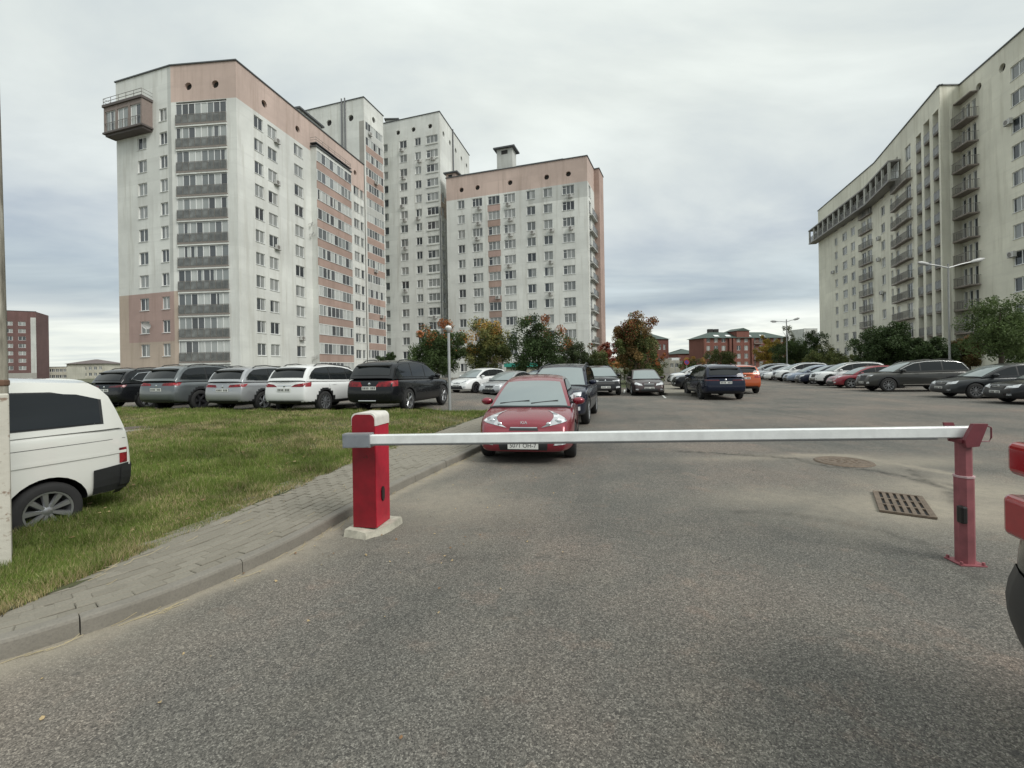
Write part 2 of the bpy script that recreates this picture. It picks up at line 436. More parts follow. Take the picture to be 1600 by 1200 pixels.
# narrow front with the stack of balconies
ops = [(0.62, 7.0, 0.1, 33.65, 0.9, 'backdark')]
v1, v2 = FF.u(294, 133), FF.u(336, 133)
for v in (v1, v2): ops.append((v - .5, v + .5, 34.95, 35.95, 0.35, 'round'))
wall_face(mb, FF, -1, H_A, ops, [(0, FF.L, 33.7, H_A, 1), (0, 0.55, -1, 11.4, 3)])
_rail = None
def balcony_rail(root, F, ua, ub, z, out, n, mat=RAILM, glassmat=None, name='railing'):
    k = ('rail', round(ub - ua, 2), n, name)
    if k not in _bm:
        a, b = MB(), MB(); W = ub - ua
        a.box(0, W, -0.04, 0.0, 1.02, 1.08); a.box(0, W, -0.04, 0.0, 0.02, 0.08)
        for i in range(n + 1):
            x = W * i / n; a.box(max(0, x - .03), min(W, x + .03), -0.045, 0.0, 0.08, 1.02)
        for i in range(n):
            b.box(W * i / n + .06, W * (i + 1) / n - .06, -0.03, -0.012, 0.10, 0.98)
        _bm[k] = (a.mesh(name, [mat]), b.mesh('railing_panel', [glassmat]) if glassmat else None)
    o = link(name, _bm[k][0], root, F.pt(ua, z, out) - root.location, F.rz)
    if _bm[k][1]: link('railing_panel', _bm[k][1], o)
    return o
RAILG = simple('smoked_railing_panel', (0.13, 0.135, 0.13), 0.2, var=.55, scale=.9)
BROWN = simple('brown_slab_edge', (0.23, 0.20, 0.18), 0.7)
for i, z in enumerate(FLR):
    m_ = MB(); W = 6.38
    m_.box(0, W, -0.16, 0.85, -0.16, 0.0, 0); m_.box(0, W, -0.13, 0.80, -0.36, -0.163, 1)
    if i == 0: slab_me = m_.mesh('balcony', [BROWN, MAT['plaster_white']])
    o = link('balcony', slab_me, bA, FF.pt(0.62, z + .02, 0) - off, FF.rz)
    g = glazed_strip(bA, FF, 0.64, 6.98, z + 0.04, 2.36, 8, 0.0)
    g.parent = o; g.location = (0.02, 0.03, 0.03); g.rotation_euler = (0, 0, 0)
    g.name = 'glazing'
    rr = balcony_rail(bA, FF, 0.64, 6.98, z + .02, 0.12, 8, RAILM, RAILG)
    rr.parent = o; rr.location = (0.02, -0.11, 0.0); rr.rotation_euler = (0, 0, 0)
# long right face
cR = [(FR.u(404, 200), 1.45, 2), (FR.u(425.5, 215), 1.6, 2), (FR.u(466.5, 250), 1.8, 2), (FR.u(557, 300), 1.7, 2), (27.0, 1.0, 1)]
bay0, bay1 = FR.u(485, 240), FR.u(540, 270)
ops = []
for i, z in enumerate(SILL):
    for u, w_, n_ in cR:
        ops.append(op(u, z - 0.15, w_, 1.5)); put_window(bA, FR, u, z - 0.15, w_, 1.5, n_)
    ops.append(op(bay1 + .75, z - .2, 0.7, 1.7)); put_window(bA, FR, bay1 + .75, z - .2, 0.7, 1.7, 1)
for px, py in ((413, 164), (465, 203), (555, 274)):
    u = FR.u(px, py); ops.append((u - .5, u + .5, 34.95, 35.95, 0.35, 'round'))
wall_face(mb, FR, -1, H_A, ops, [(0, FR.L, 33.7, H_A, 1), (bay1, FR.L, 32.95, H_A, 1)])
for f in FB: wall_face(mb, f, -1, H_A)
roof_poly(mb, [K2, K1, K0, KE, back1, back2], H_A - 0.4, 6, Vector())
finish(bA, mb).obj('wall', WALLM(), bA)
mb = MB(); caps(mb, [FL, FF, FR] + FB, H_A, off); mb.obj('roof_edge', [CAP], bA)
# bay with pink spandrels on the long face
BW = bay1 - bay0; BO = 0.95
M = Matrix.Translation(FR.pt(bay0, 0) - off) @ Matrix.Rotation(FR.rz, 4, 'Z')
mb = MB(); mb.box(0, BW, -BO, 0, -1, 34.2, 0, M); mb.obj('bay', [MAT['plaster_white']], bA)
mb = MB(); mb.box(-.15, BW + .15, -BO - .15, 0.0, 34.203, 34.4, 0, M); mb.box(-.1, BW + .1, -BO - .1, 0, 34.75, 34.85, 0, M)
mb.obj('bay_roof', [CAP], bA)
rl = MB()
for x in np.linspace(0, BW, 7): rl.tube([M @ Vector((x, -BO, 34.85)), M @ Vector((x, -BO, 35.6))], 0.025, 5)
for z in (35.25, 35.6): rl.tube([M @ Vector((0, 0, z)), M @ Vector((0, -BO, z)), M @ Vector((BW, -BO, z)), M @ Vector((BW, 0, z))], 0.025, 5)
rl.obj('roof_railing', [RAILM], bA)
spm = MB(); spm.box(0, BW, -0.03, 0.0, 0, 1.12)
spm = spm.mesh('spandrel', [MAT['plaster_brick_pink']])
for i, z in enumerate(FLR):
    glazed_strip(bA, FR, bay0 + .05, bay1 - .05, z + 1.18, 1.55, 9, BO + .055, 'bay_glazing')
    if i > 0 or True: link('spandrel', spm, bA, FR.pt(bay0, z + 0.02, BO + .003) - off, FR.rz)
# rooftop stack and the hanging corner loggia
mb = MB(); M2 = Matrix.Translation(FR.pt(13.5, 0, -3.2) - off) @ Matrix.Rotation(FR.rz, 4, 'Z')
mb.box(0, 5.2, -1.2, 1.2, H_A - .5, 40.2, 0, M2); mb.box(-.3, 5.5, -1.6, 1.6, 40.203, 40.45, 1, M2); mb.box(1.0, 1.9, -1.22, -1.0, 39.2, 39.9, 2, M2); mb.box(3.2, 4.1, -1.22, -1.0, 39.2, 39.9, 2, M2)
mb.obj('vent_stack', [MAT['plaster_white'], CAP, DARK], bA)
L0, L1, LO, LZ = -.27, 6.4, 1.2, 1.25
M3 = Matrix.Translation(FL.pt(0, LZ) - off) @ Matrix.Rotation(FL.rz, 4, 'Z')
TAUPE = simple('taupe_cladding', (0.23, 0.185, 0.165), 0.7)
lg = MB()
lg.box(L0 - .1, L1 + .1, -LO - .1, 0.0, 29.75, 29.95, 1, M3); lg.box(L0 + .1, L1 - .1, -LO + .12, 0.0, 29.5, 29.747, 1, M3)
lg.box(L0 - .1, L1 + .1, -LO - .12, 0.0, 33.0, 33.3, 1, M3)
lg.box(L1 - .25, L1 - .02, -LO + .02, 0.0, 29.953, 32.997, 0, M3); lg.box(L0 + .02, L0 + .25, -LO + .02, 0, 29.953, 32.997, 0, M3)
wd = (L1 - L0)
for k in range(1, 3):
    x = L0 + wd * k / 3
    lg.box(x - .16, x + .16, -LO + .02, -LO + .4, 29.953, 32.997, 0, M3)
lg.box(L0 + .25, L1 - .25, -LO + .04, -LO + .3, 32.45, 32.994, 0, M3)
lo = lg.obj('corner_loggia', [TAUPE, simple('taupe_dark', (0.10, 0.085, 0.08), 0.7)], bA)
for k in range(3):
    xa = L0 + wd * k / 3 + .2; xb = L0 + wd * (k + 1) / 3 - .2
    g = glazed_strip(bA, FL, xa, xb, 29.96 + LZ, 2.48, 2, LO - .16, 'loggia_glazing'); g.parent = lo; g.name = 'glazing'
    r_ = balcony_rail(bA, FL, xa, xb, 29.96 + LZ, LO - .02, 2, RAILM); r_.parent = lo
rl = MB()
for x in np.linspace(L0, L1, 6): rl.tube([M3 @ Vector((x, -LO, 33.3)), M3 @ Vector((x, -LO, 34.1))], 0.03, 5)
for z in (33.7, 34.1): rl.tube([M3 @ Vector((L0, 0, z)), M3 @ Vector((L0, -LO, z)), M3 @ Vector((L1, -LO, z)), M3 @ Vector((L1, 0, z))], 0.03, 5)
r_ = rl.obj('railing', [RAILM], bA); r_.parent = lo
lab = 'grey air conditioner box on the long side of the block with the hanging corner loggia'
for k_, (px, py) in enumerate(((431, 222), (431, 287), (432, 388))): ac_unit(FR, FR.u(px, py), HC - un(px, py)[1] * (FR.pt(FR.u(px, py), 0).y) - .2, '%s air conditioner down the second window column on the long side of the left block' % ORD[k_])
ac_unit(FR, FR.u(470, 497), 6.0, 'low air conditioner in the third window column on the long side of the left block')
for px, py, l_ in ((482, 350, 'higher of two round dishes close together beside the bay of the left block'), (483, 366, 'lower of two round dishes close together beside the bay of the left block'), (487, 558, 'large dish low on the left block above the white car roofs'), (450, 573, 'dish just above the roof of the white suv')):
    u = FR.u(px, py); dish(FR, u, HC - un(px, py)[1] * FR.pt(u, 0).y, l_)
dish(FL, FL.u(236, 509), HC - un(236, 509)[1] * FL.pt(FL.u(236, 509), 0).y, 'dish in front of a window on the rose patch of the left block')

# ------------------------------------------------------------------ building B (two white towers behind)
H_B = 51.5
B = [rp(467, 176, H_B), rp(535, 160, H_B), rp(568, 152, H_B), rp(598.5, 181.5, H_B)]
b1 = building('apartment_tower', 'taller plain white tower rising behind the left block, pink bands between its balcony windows', B[2])
F1, F2 = Face(B[0], B[2]), Face(B[2], B[3])
bk = [B[3] - F2.n * 12, B[0] + F2.d * 8]
mb = MB(); Z0 = Vector((0, 0, 0))
ops = []
for px, py in ((514, 186), (548, 179)): u = F1.u(px, py); ops.append((u - .65, u + .65, 47.6, 48.9, 0.3, 'round'))
wall_face(mb, F1, -1, H_B, ops, [(F1.u(561, 200), F1.L, -1, 47.3, 6)])
FLB = [44.95 - 2.8 * i for i in range(17)]
ops = [(0.45, 6.2, z + .95, z + 2.5, 0.15, '') for z in FLB]
u = F2.u(584, 188); ops.append((u - .6, u + .6, 48.4, 49.6, 0.3, 'round'))
regs = [(0.45, 6.2, z - .3, z + .95, 5 if i % 5 else 4) for i, z in enumerate(FLB) if i < 16]
wall_face(mb, F2, -1, H_B, ops, regs)
for f in (Face(B[3], bk[0]), Face(bk[0], bk[1]), Face(bk[1], B[0])): wall_face(mb, f, -1, H_B)
mb.add([(p.x, p.y, H_B - .4) for p in (B[0], B[2], B[3], bk[0], bk[1])][::-1], ((0, 1, 2, 3, 4),), 6)
finish(b1, mb).obj('wall', WALLM(), b1)
mb = MB(); caps(mb, [F1, F2, Face(B[3], bk[0])], H_B, b1.location); mb.obj('roof_edge', [CAP], b1)
for z in FLB: glazed_strip(b1, F2, 0.45, 6.2, z + .95, 1.55, 7, -0.06, 'balcony_glazing')
mb = MB()
for du in (-.35, .35): mb.tube([F1.pt(F1.u(537, 170) + du, 0, .15) - b1.location, F1.pt(F1.u(537, 170) + du, H_B + .6, .15) - b1.location], 0.13, 6)
mb.obj('drainpipe', [CAP], b1)
for k_ in (0, 3, 9, 12): ac_unit(F2, 1.2 + (FLB[k_] * 1.7) % 4, FLB[k_] + .3, 'air conditioner on the %s pink balcony band from the top of the tall tower' % ORD[k_])
C2 = [rp(598.5, 193.5, H_B), rp(686.4, 174.6, H_B), rp(733, 243, H_B)]
b2 = building('apartment_tower', 'tall white tower in the middle with paired windows under a row of round vents', C2[1])
G1, G2 = Face(C2[0], C2[1]), Face(C2[1], C2[2])
bk = [C2[2] - G2.n * 12, C2[0] + G2.d * 16]
mb = MB(); ops = []
cols = [(G1.u(603.5, 300), 1.0, 1), (G1.u(631, 300), 1.6, 2), (G1.u(654, 300), 1.3, 2), (G1.u(676, 300), 2.5, 3)]
for i, z in enumerate(FLB):
    for u, w_, n_ in cols:
        ops.append(op(u, z + .85, w_, 1.5)); put_window(b2, G1, u, z + .85, w_, 1.5, n_)
for px, py in ((622, 208), (646, 204), (672, 200)): u = G1.u(px, py); ops.append((u - .5, u + .5, 48.6, 49.6, 0.3, 'round'))
wall_face(mb, G1, -1, H_B, ops, [(G1.u(665, 300), G1.L, -1, H_B - 3.4, 0)])
ops = []
for i, z in enumerate(FLB):
    if z < 34: 
        u = 1.2; ops.append(op(u, z + .6, 1.3, 1.8)); put_window(b2, G2, u, z + .6, 1.3, 1.8, 2)
for px, py in ((693, 206), (703, 220), (712, 232), (721, 245), (729, 257)): u = G2.u(px, py); ops.append((u - .6, u + .6, 47.6, 48.8, 0.3, 'round'))
wall_face(mb, G2, -1, H_B, ops, [(0, 3.6, 31.5, 35.7, 3)])
for f in (Face(C2[2], bk[0]), Face(bk[0], bk[1]), Face(bk[1], C2[0])): wall_face(mb, f, -1, H_B)
mb.add([(p.x, p.y, H_B - .4) for p in (C2[0], C2[1], C2[2], bk[0], bk[1])][::-1], ((0, 1, 2, 3, 4),), 6)
finish(b2, mb).obj('wall', WALLM(), b2)
mb = MB(); caps(mb, [G1, G2, Face(C2[2], bk[0])], H_B, b2.location); mb.obj('roof_edge', [CAP], b2)
mb = MB(); o_ = b2.location
mb.tube([G2.pt(G2.u(707, 240), 0, .15) - o_, G2.pt(G2.u(707, 240), H_B + .2, .15) - o_], 0.16, 6); mb.tube([G1.pt(G1.L - .1, 0, .15) - o_, G1.pt(G1.L - .1, 33, .15) - o_], 0.1, 6)
mb.obj('drainpipe', [CAP], b2)
# window ledges of the wide column look like short balconies
lm = MB(); lm.box(-1.35, 1.35, -.12, 0, -.32, -.05); lm = lm.mesh('balcony_edge', [MAT['plaster_white']])
for z in FLB: link('balcony_edge', lm, b2, G1.pt(cols[3][0], z + .85, 0.01) - o_, G1.rz)
mb = MB(); q = G1.pt(0.5, 0, -3) - o_
mb.box(q.x - 1.2, q.x + 1.2, q.y - 1.2, q.y + 1.2, H_B - .5, H_B + 1.6, 0); mb.box(q.x - 1.5, q.x + 1.5, q.y - 1.5, q.y + 1.5, H_B + 1.603, H_B + 1.85, 1)
mb.obj('vent_stack', [MAT['plaster_grey'], CAP], b2)
for (ci, fl) in ((1, 0), (1, 2), (1, 4), (1, 5), (1, 7), (1, 10), (2, 1), (2, 5), (3, 1), (3, 12)):
    ac_unit(G1, cols[ci][0] + random.uniform(-.3, .5), FLB[fl] + .15, 'air conditioner in the %s window column of the middle tower, %s row from top' % (ORD[ci], ORD[fl]))
# ------------------------------------------------------------------ building C (pink-topped block)
Cc = [rp(697, 279, 38), rp(917, 243.6, 38), rp(928, 265.4, 38)]
bC = building('apartment_block', 'white block with pink top band, roof chimney and a pink striped window column', Cc[1])
o_ = bC.location.copy()
H1, H2 = Face(Cc[0], Cc[1]), Face(Cc[1], Cc[2])
bk = [Cc[2] - H2.n * 20, Cc[0] + H2.d * 10]
cols = [(H1.u(721, 350), 1.4, 2), (H1.u(746, 350), 2.0, 3), (H1.u(772, 350), 2.3, 3), (H1.u(796.5, 350), 2.15, 3), (H1.u(830, 350), 1.6, 2), (H1.u(856.5, 350), 1.6, 2), (H1.u(888.5, 350), 2.1, 3)]
ops, regs = [], [(0, H1.L, 33.7, 38.0, 1), (16.2, H1.L, 31.0, 33.7, 4)]
for i, z in enumerate(FLR):
    for k, (u, w_, n_) in enumerate(cols):
        ops.append(op(u, z + .88, w_, 1.55)); put_window(bC, H1, u, z + .88, w_, 1.55, n_)
    u = cols[2][0]; regs.append((u - 1.25, u + 1.25, z - .37, z + .8, 2 if i % 3 == 0 else 5))
for px, py in ((721, 297), (746, 294), (797, 286), (854, 277), (888, 272)): u = H1.u(px, py); ops.append((u - .5, u + .5, 34.9, 35.9, 0.35, 'round'))
mb = MB(); wall_face(mb, H1, -1, 38.0, ops, regs)
ops = [op(H2.u(923, 400), z + .5, 1.6, 2.0) for z in FLR]
for z in FLR: put_window(bC, H2, H2.u(923, 400), z + .5, 1.6, 2.0, 2)
wall_face(mb, H2, -1, 38.0, ops, [(0, H2.L, 33.7, 38, 1)])
for f in (Face(Cc[2], bk[0]), Face(bk[0], bk[1]), Face(bk[1], Cc[0])): wall_face(mb, f, -1, 38.0)
mb.add([(p.x, p.y, 37.6) for p in (Cc[0], Cc[1], Cc[2], bk[0], bk[1])][::-1], ((0, 1, 2, 3, 4),), 6)
finish(bC, mb).obj('wall', WALLM(), bC)
mb = MB(); caps(mb, [H1, H2, Face(Cc[2], bk[0]), Face(bk[1], Cc[0])], 38.0, o_); mb.obj('roof_edge', [CAP], bC)
M = Matrix.Translation(H1.pt(0, 0) - o_) @ Matrix.Rotation(H1.rz, 4, 'Z')
mb = MB(); mb.box(1.5, H1.u(874, 260), 3.2, 12, 37.7, 39.55, 0, M); mb.box(1.4, H1.u(874, 260) + .1, 3.05, 12, 39.553, 39.7, 1, M)
mb.obj('roof_storey', [MAT['plaster_white'], CAP], bC)
uc = H1.u(787, 250); mb = MB()
mb.box(uc - 1.5, uc + 1.5, .5, 2.9, 37.7, 42.0, 0, M); mb.box(uc - 2.05, uc + 2.05, 0, 3.4, 42.003, 42.25, 1, M); mb.box(uc - .6, uc + .6, .47, .6, 41.0, 41.7, 2, M)
mb.obj('chimney', [MAT['plaster_grey'], CAP, DARK], bC)
mb = MB(); mb.box(-.2, 1.8, .4, 2.5, 37.7, 39.0, 0, M); mb.box(-.6, 2.3, 0, 2.9, 39.003, 39.25, 1, M); mb.box(.3, 1.1, .37, .5, 38.2, 38.8, 2, M)
mb.obj('vent_stack', [MAT['plaster_pink'], CAP, DARK], bC)
mb = MB(); M = Matrix.Translation(H2.pt(0, 0) - o_) @ Matrix.Rotation(H2.rz, 4, 'Z')
mb.box(H2.L - .2, H2.L + 4, -.95, 0, -1, 38.0, 0, M); mb.box(H2.L - .3, H2.L + 4.1, -1.05, 0, 38.003, 38.15, 1, M)
mb.obj('side_wing', [MAT['plaster_brick_pink'], CAP], bC)
for z in FLR[1:]: balcony_rail(bC, H2, 1.2, H2.L - .3, z + .1, .55, 5, RAILM, RAILG)
sm = MB(); sm.box(0, H2.L - 1.5, -.6, 0, -.15, 0); sm = sm.mesh('balcony', [MAT['plaster_grey']])
for z in FLR[1:]: link('balcony', sm, bC, H2.pt(1.2, z + .08, 0.004) - o_, H2.rz)
for ci, fl in ((1, 1), (1, 2), (3, 0), (3, 1), (3, 2), (4, 2), (5, 2), (5, 4), (5, 6), (6, 0), (6, 2), (3, 4), (2, 6), (1, 0)):
    ac_unit(H1, cols[ci][0] + random.uniform(-.2, .7), FLR[fl] + .15, 'air conditioner in %s window column of the chimney block, %s row from the top' % (ORD[ci], ORD[fl]))
# ------------------------------------------------------------------ building D (cream block on the right)
H_D = 35.5
D = [rp(1600, 46, H_D), rp(1499, 133.5, H_D), rp(1468, 134, H_D), rp(1366, 255, H_D), rp(1278, 330, H_D)]
bD = building('apartment_block', 'long cream block on the right with dark railed balconies and a gallery under the roof', D[2])
o_ = bD.location.copy()
DL = lambda P, Q: Face(Q, P)        # camera sees it from the left: P is the near (right) corner
nearF = Face(D[1], D[0] - (D[1] - D[0]).normalized() * 14)
stepF = Face(D[2], D[1]); ribF = Face(D[3], D[2]); farF = Face(D[4], D[3])
mb = MB(); FLD = [30.2 - 2.8 * i for i in range(11)]
# near part
uW = nearF.u(1594, 300); uB0, uB1 = 0.15, nearF.u(1531, 300)
ops, regs = [], []
for i, z in enumerate(FLD):
    ops.append(op(uW, z + 1.0, 2.0, 1.5)); put_window(bD, nearF, uW, z + 1.0, 2.0, 1.5, 2)
    ops.append(op(uW + 4.5, z + 1.0, 2.0, 1.5)); put_window(bD, nearF, uW + 4.5, z + 1.0, 2.0, 1.5, 2)
    for k, u in enumerate((uB1 - 2.6, uB1 - 1.7, uB1 - .75)):
        ops.append((u - .35, u + .35, z + .05, z + 2.25, .2, '')); 
        f, p, s_ = window_meshes(0.7, 2.2, 1, 'door'); o = link('balcony_door', f, bD, nearF.pt(u, z + .05) - o_, nearF.rz); link('pane', p, o)
for px, py in ((1566, 114), (1529, 144)): u = nearF.u(px, py); ops.append((u - .5, u + .5, 32.9, 33.9, 0.35, 'round'))
wall_face(mb, nearF, -1, H_D, ops)
wall_face(mb, stepF, -1, H_D)
# ribs
ops = []
q = [ribF.u(x, y) for x, y in ((1457, 190), (1466, 175), (1443, 215), (1452, 195), (1431, 230), (1439, 215))]
rib_ops = []
for a_, b_ in ((q[0], q[1]), (q[2], q[3]), (q[4], q[5])): rib_ops.append((min(a_, b_), max(a_, b_), 0.2, 32.9 - (0 if a_ != q[4] else .6), 1.3, 'back'))
fb = [(ribF.u(1420, 300), 1.3), (ribF.u(1403, 300), 1.0), (ribF.u(1414, 300), .9)]
SH = simple('rib_recess_wall', (0.30, 0.29, 0.24), 0.9)
balD = []
u1_, u2_ = ribF.u(1420, 350), ribF.u(1402, 350)
for i, z in enumerate(FLD):
    for u, w_, n_ in ((u1_, 1.9, 2), (u2_, 1.2, 1)):
        ops.append((u - w_ / 2, u + w_ / 2, z + .05, z + 2.2, .2, ''))
        f, p, s_ = window_meshes(w_, 2.15, n_, 'door'); o = link('balcony_door', f, bD, ribF.pt(u, z + .05) - o_, ribF.rz); link('pane', p, o)
    u = ribF.u(1393, 350) ; ops.append(op(u, z + .9, .8, 1.5)); put_window(bD, ribF, u, z + .9, .8, 1.5, 1)
    u = ribF.u(1379.5, 350); ops.append(op(u, z + .9, 1.7, 1.5)); put_window(bD, ribF, u, z + .9, 1.7, 1.5, 2)
wall_face(mb, ribF, -1, H_D, ops + rib_ops)
# far part
ops = []
fcols = [(farF.u(1333, 400), 1.6, 2), (farF.u(1320, 400), 2.0, 3), (farF.u(1306.5, 400), 1.3, 2)]
for i, z in enumerate(FLD[1:]):
    for u, w_, n_ in fcols: ops.append(op(u, z + .9, w_, 1.5)); put_window(bD, farF, u, z + .9, w_, 1.5, n_)
    for u in (farF.u(1359, 400), farF.u(1350, 400)):
        ops.append((u - .8, u + .8, z + .05, z + 2.2, .2, ''))
        f, p, s_ = window_meshes(1.6, 2.15, 2, 'door'); o = link('balcony_door', f, bD, farF.pt(u, z + .05) - o_, farF.rz); link('pane', p, o)
wall_face(mb, farF, -1, H_D, ops)
e1_, e2_ = D[4] - farF.n * 14, nearF.Q - nearF.n * 14
endF = Face(e1_, D[4])
wall_face(mb, endF, -1, H_D); wall_face(mb, Face(e2_, e1_), -1, H_D); wall_face(mb, Face(nearF.Q, e2_), -1, H_D)
mb.add([(p.x, p.y, H_D - .4) for p in (D[4], D[3], D[2], D[1], nearF.Q, e2_, e1_)], ((0, 1, 2, 3, 4, 5, 6),), 6)
finish(bD, mb).obj('wall', WALLM('plaster_cream'), bD)
mb = MB(); caps(mb, [nearF, stepF, ribF, farF, endF], H_D, o_); mb.obj('roof_edge', [CAP], bD)
def slat_balcony(root, F, ua, ub, z, depth, slab=True, roofm=None):
    k = ('slatb', round(ub - ua, 1), round(depth, 1), slab)
    if k not in _bm:
        W = ub - ua; s_, r_ = MB(), MB()
        if slab: s_.box(0, W, -depth, 0, -.16, 0)
        else: s_.box(0, W, -depth, 0, -.10, 0)
        r_.box(0, W, -depth, -depth + .05, 1.0, 1.06); r_.box(0, W, -depth, -depth + .04, .1, .14)
        n = max(3, int(W / .16))
        for i in range(n + 1): x = (W - .03) * i / n; r_.box(x, x + .03, -depth + .005, -depth + .035, .14 if i % 6 else .0, 1.0)
        for x in (0.0, W - .04):
            r_.box(x, x + .04, -depth + .05, 0, 1.0, 1.05)
            for y in np.arange(-depth + .18, -.05, .16): r_.box(x + .005, x + .035, y, y + .03, .0, 1.0)
        _bm[k] = (s_.mesh('balcony', [BROWN if roofm is None else roofm]), r_.mesh('railing', [RAILM]))
    s_ = link('balcony', _bm[k][0], root, F.pt(ua, z, 0.003) - root.location, F.rz)
    link('railing', _bm[k][1], s_); return s_
for i, z in enumerate(FLD):
    slat_balcony(bD, nearF, uB0, uB1, z, 1.15)
for z in FLD[1:]:
    a_, b_ = farF.u(1364, 400), farF.u(1345.5, 400)
    slat_balcony(bD, farF, min(a_, b_), max(a_, b_), z, .45)
    m0 = ribF.u(1427, 350); m1 = ribF.u(1409, 350); slat_balcony(bD, ribF, min(m0, m1), max(m0, m1), z, .7)
    m0 = ribF.u(1408, 350); m1 = ribF.u(1398, 350); slat_balcony(bD, ribF, min(m0, m1), max(m0, m1), z, .55)
    slat_balcony(bD, endF, endF.L - 3.5, endF.L - .4, z, 1.0)
rs = MB(); rs.box(-.05, uB1 - uB0 + .05, -.8, 0, 0, .12); link('balcony_canopy', rs.mesh('balcony_canopy', [MAT['gallery_metal'] if 'gallery_metal' in MAT else BROWN]), bD, nearF.pt(uB0, 33.0, .004) - o_, nearF.rz)
rib_floor = []
for a_, b_, c_, d_, e_, k_ in rib_ops:
    m_ = MB(); m_.box(0, b_ - a_ - .02, 0.0, 1.25, -.12, 0); m_ = m_.mesh('recess_slab', [BROWN])
    for i, z in enumerate(FLD):
        if z + 1 > d_: continue
        link('recess_slab', m_, bD, ribF.pt(a_ + .01, z, -.02) - o_, ribF.rz)
        r_ = MB()
        balcony_rail(bD, ribF, a_ + .02, b_ - .02, z + .05, -.03, 4, RAILM, RAILG)
        f, p, s_ = window_meshes(.9, 2.2, 1, 'door'); o = link('balcony_door', f, bD, ribF.pt((a_ + b_) / 2, z + .05, -1.12) - o_, ribF.rz); link('pane', p, o)
# pilasters between the recesses
for a_, b_ in ((max(q[0], q[1]), max(q[0], q[1]) + .05),): pass
# the gallery
gz0, gz1 = 28.75, 31.5; go = 1.5
ga, gb = -1.3, farF.L
gal = MB()
M = Matrix.Translation(farF.pt(0, 0) - o_) @ Matrix.Rotation(farF.rz, 4, 'Z')
gl2 = ribF.u(1408, 280)
M4 = Matrix.Translation(ribF.pt(0, 0) - o_) @ Matrix.Rotation(ribF.rz, 4, 'Z')
for MM, a_, b_ in ((M, ga, farF.L), (M4, 0.0, gl2)):
    gal.box(a_, b_, -go, 0, gz0 - .25, gz0, 0, MM); gal.box(a_, b_, -go - .05, 0, gz1 - .12, gz1 + .12, 0, MM)
    n = int((b_ - a_) / 2.4)
    for i in range(n + 1):
        x = a_ + .1 + (b_ - a_ - .5) * i / n; gal.box(x, x + .35, -go + .02, -go + .3, gz0 + .003, gz1 - .123, 1, MM)
go_ = gal.obj('gallery', [simple('gallery_metal', (0.25, 0.24, 0.23), 0.7), simple('gallery_post', (0.42, 0.42, 0.38), 0.8)], bD)
for F_, a_, b_ in ((farF, ga, farF.L), (ribF, 0.0, gl2)):
    nn = int(b_ - a_) // 3
    for i in range(nn):
        xa = a_ + (b_ - a_) * i / nn + .1; xb = a_ + (b_ - a_) * (i + 1) / nn - .1
        r_ = slat_balcony(bD, F_, xa, xb, gz0 + .11, go - .04, False, CAP); r_.parent = go_; r_.name = 'gallery_railing'
        g = glazed_strip(bD, F_, xa, xb, gz0 + .2, 2.3, 3, .25, 'gallery_glazing'); g.parent = go_
for k_, (px, py) in enumerate(((1375, 372), (1375, 405), (1380, 457), (1303, 425))):
    F_ = ribF if px > 1366 else farF; u = F_.u(px, py); ac_unit(F_, u, HC - un(px, py)[1] * F_.pt(u, 0).y - .3, ('%s air conditioner down the window column between the balconies of the cream block' % ORD[k_]) if k_ < 3 else 'air conditioner at the far left windows of the cream block')
u = nearF.u(1580, 190); ac_unit(nearF, u, HC - un(1580, 190)[1] * nearF.pt(u, 0).y - .3, 'larger looking air conditioner at the top of the cream block beside the end windows')
u = nearF.u(1586, 397); ac_unit(nearF, u, HC - un(1586, 397)[1] * nearF.pt(u, 0).y - .3, 'air conditioner halfway up the cream block beside the end windows')

# ------------------------------------------------------------------ far buildings
def far_block(name, label, P, Q, depth, H, rows, cols, mats, fh, win=(1.4, 1.5), z0=1.0, cat='building', regions=(), skip=(), wcols=None, wn=2):
    root = thing(name, label, cat, (P[0], P[1], 0)); F = Face(P, Q)
    bk1, bk2 = F.Q - F.n * depth, F.P - F.n * depth
    mb = MB(); ops = []
    for j in range(rows):
        for i in range(cols):
            if (i, j) in skip: continue
            u = (F.L * (i + .5) / cols) if wcols is None else wcols[i] * F.L
            ops.append(op(u, z0 + fh * j, *win)); f, p, s_ = window_meshes(win[0], win[1], wn); o = link('window', f, root, F.pt(u, z0 + fh * j) - root.location, F.rz); link('pane', p, o)
    wall_face(mb, F, -1, H, ops, regions)
    Fs = [Face(F.Q, bk1), Face(bk1, bk2), Face(bk2, F.P)]
    for f in Fs: wall_face(mb, f, -1, H)
    mb.add([(p.x, p.y, H - .05) for p in (F.P, F.Q, bk1, bk2)][::-1], ((0, 1, 2, 3),), 6)
    finish(root, mb).obj('wall', mats, root)
    return root, F, Fs
# dark red block, far left
E1, E2 = un(8, 560)[0] * 165, un(57, 560)[0] * 172
mm = WALLM('far_dark_red')
bE, FE, _ = far_block('apartment_block', 'distant dark red brick tower block beside the pole at the left', (E1 - 12, 162), (E2, 172), 14, 26.3, 7, 5, mm, 2.8, (2.0, 1.5), 4.0, 'apartment building', [(0, 40, -1, 2.8, 6), (17.5, 21.0, 2.8, 24, 4)], wcols=(.15, .3, .45, .62, .8))
mb = MB(); caps(mb, [FE], 26.3, bE.location); mb.obj('roof_edge', [CAP], bE)
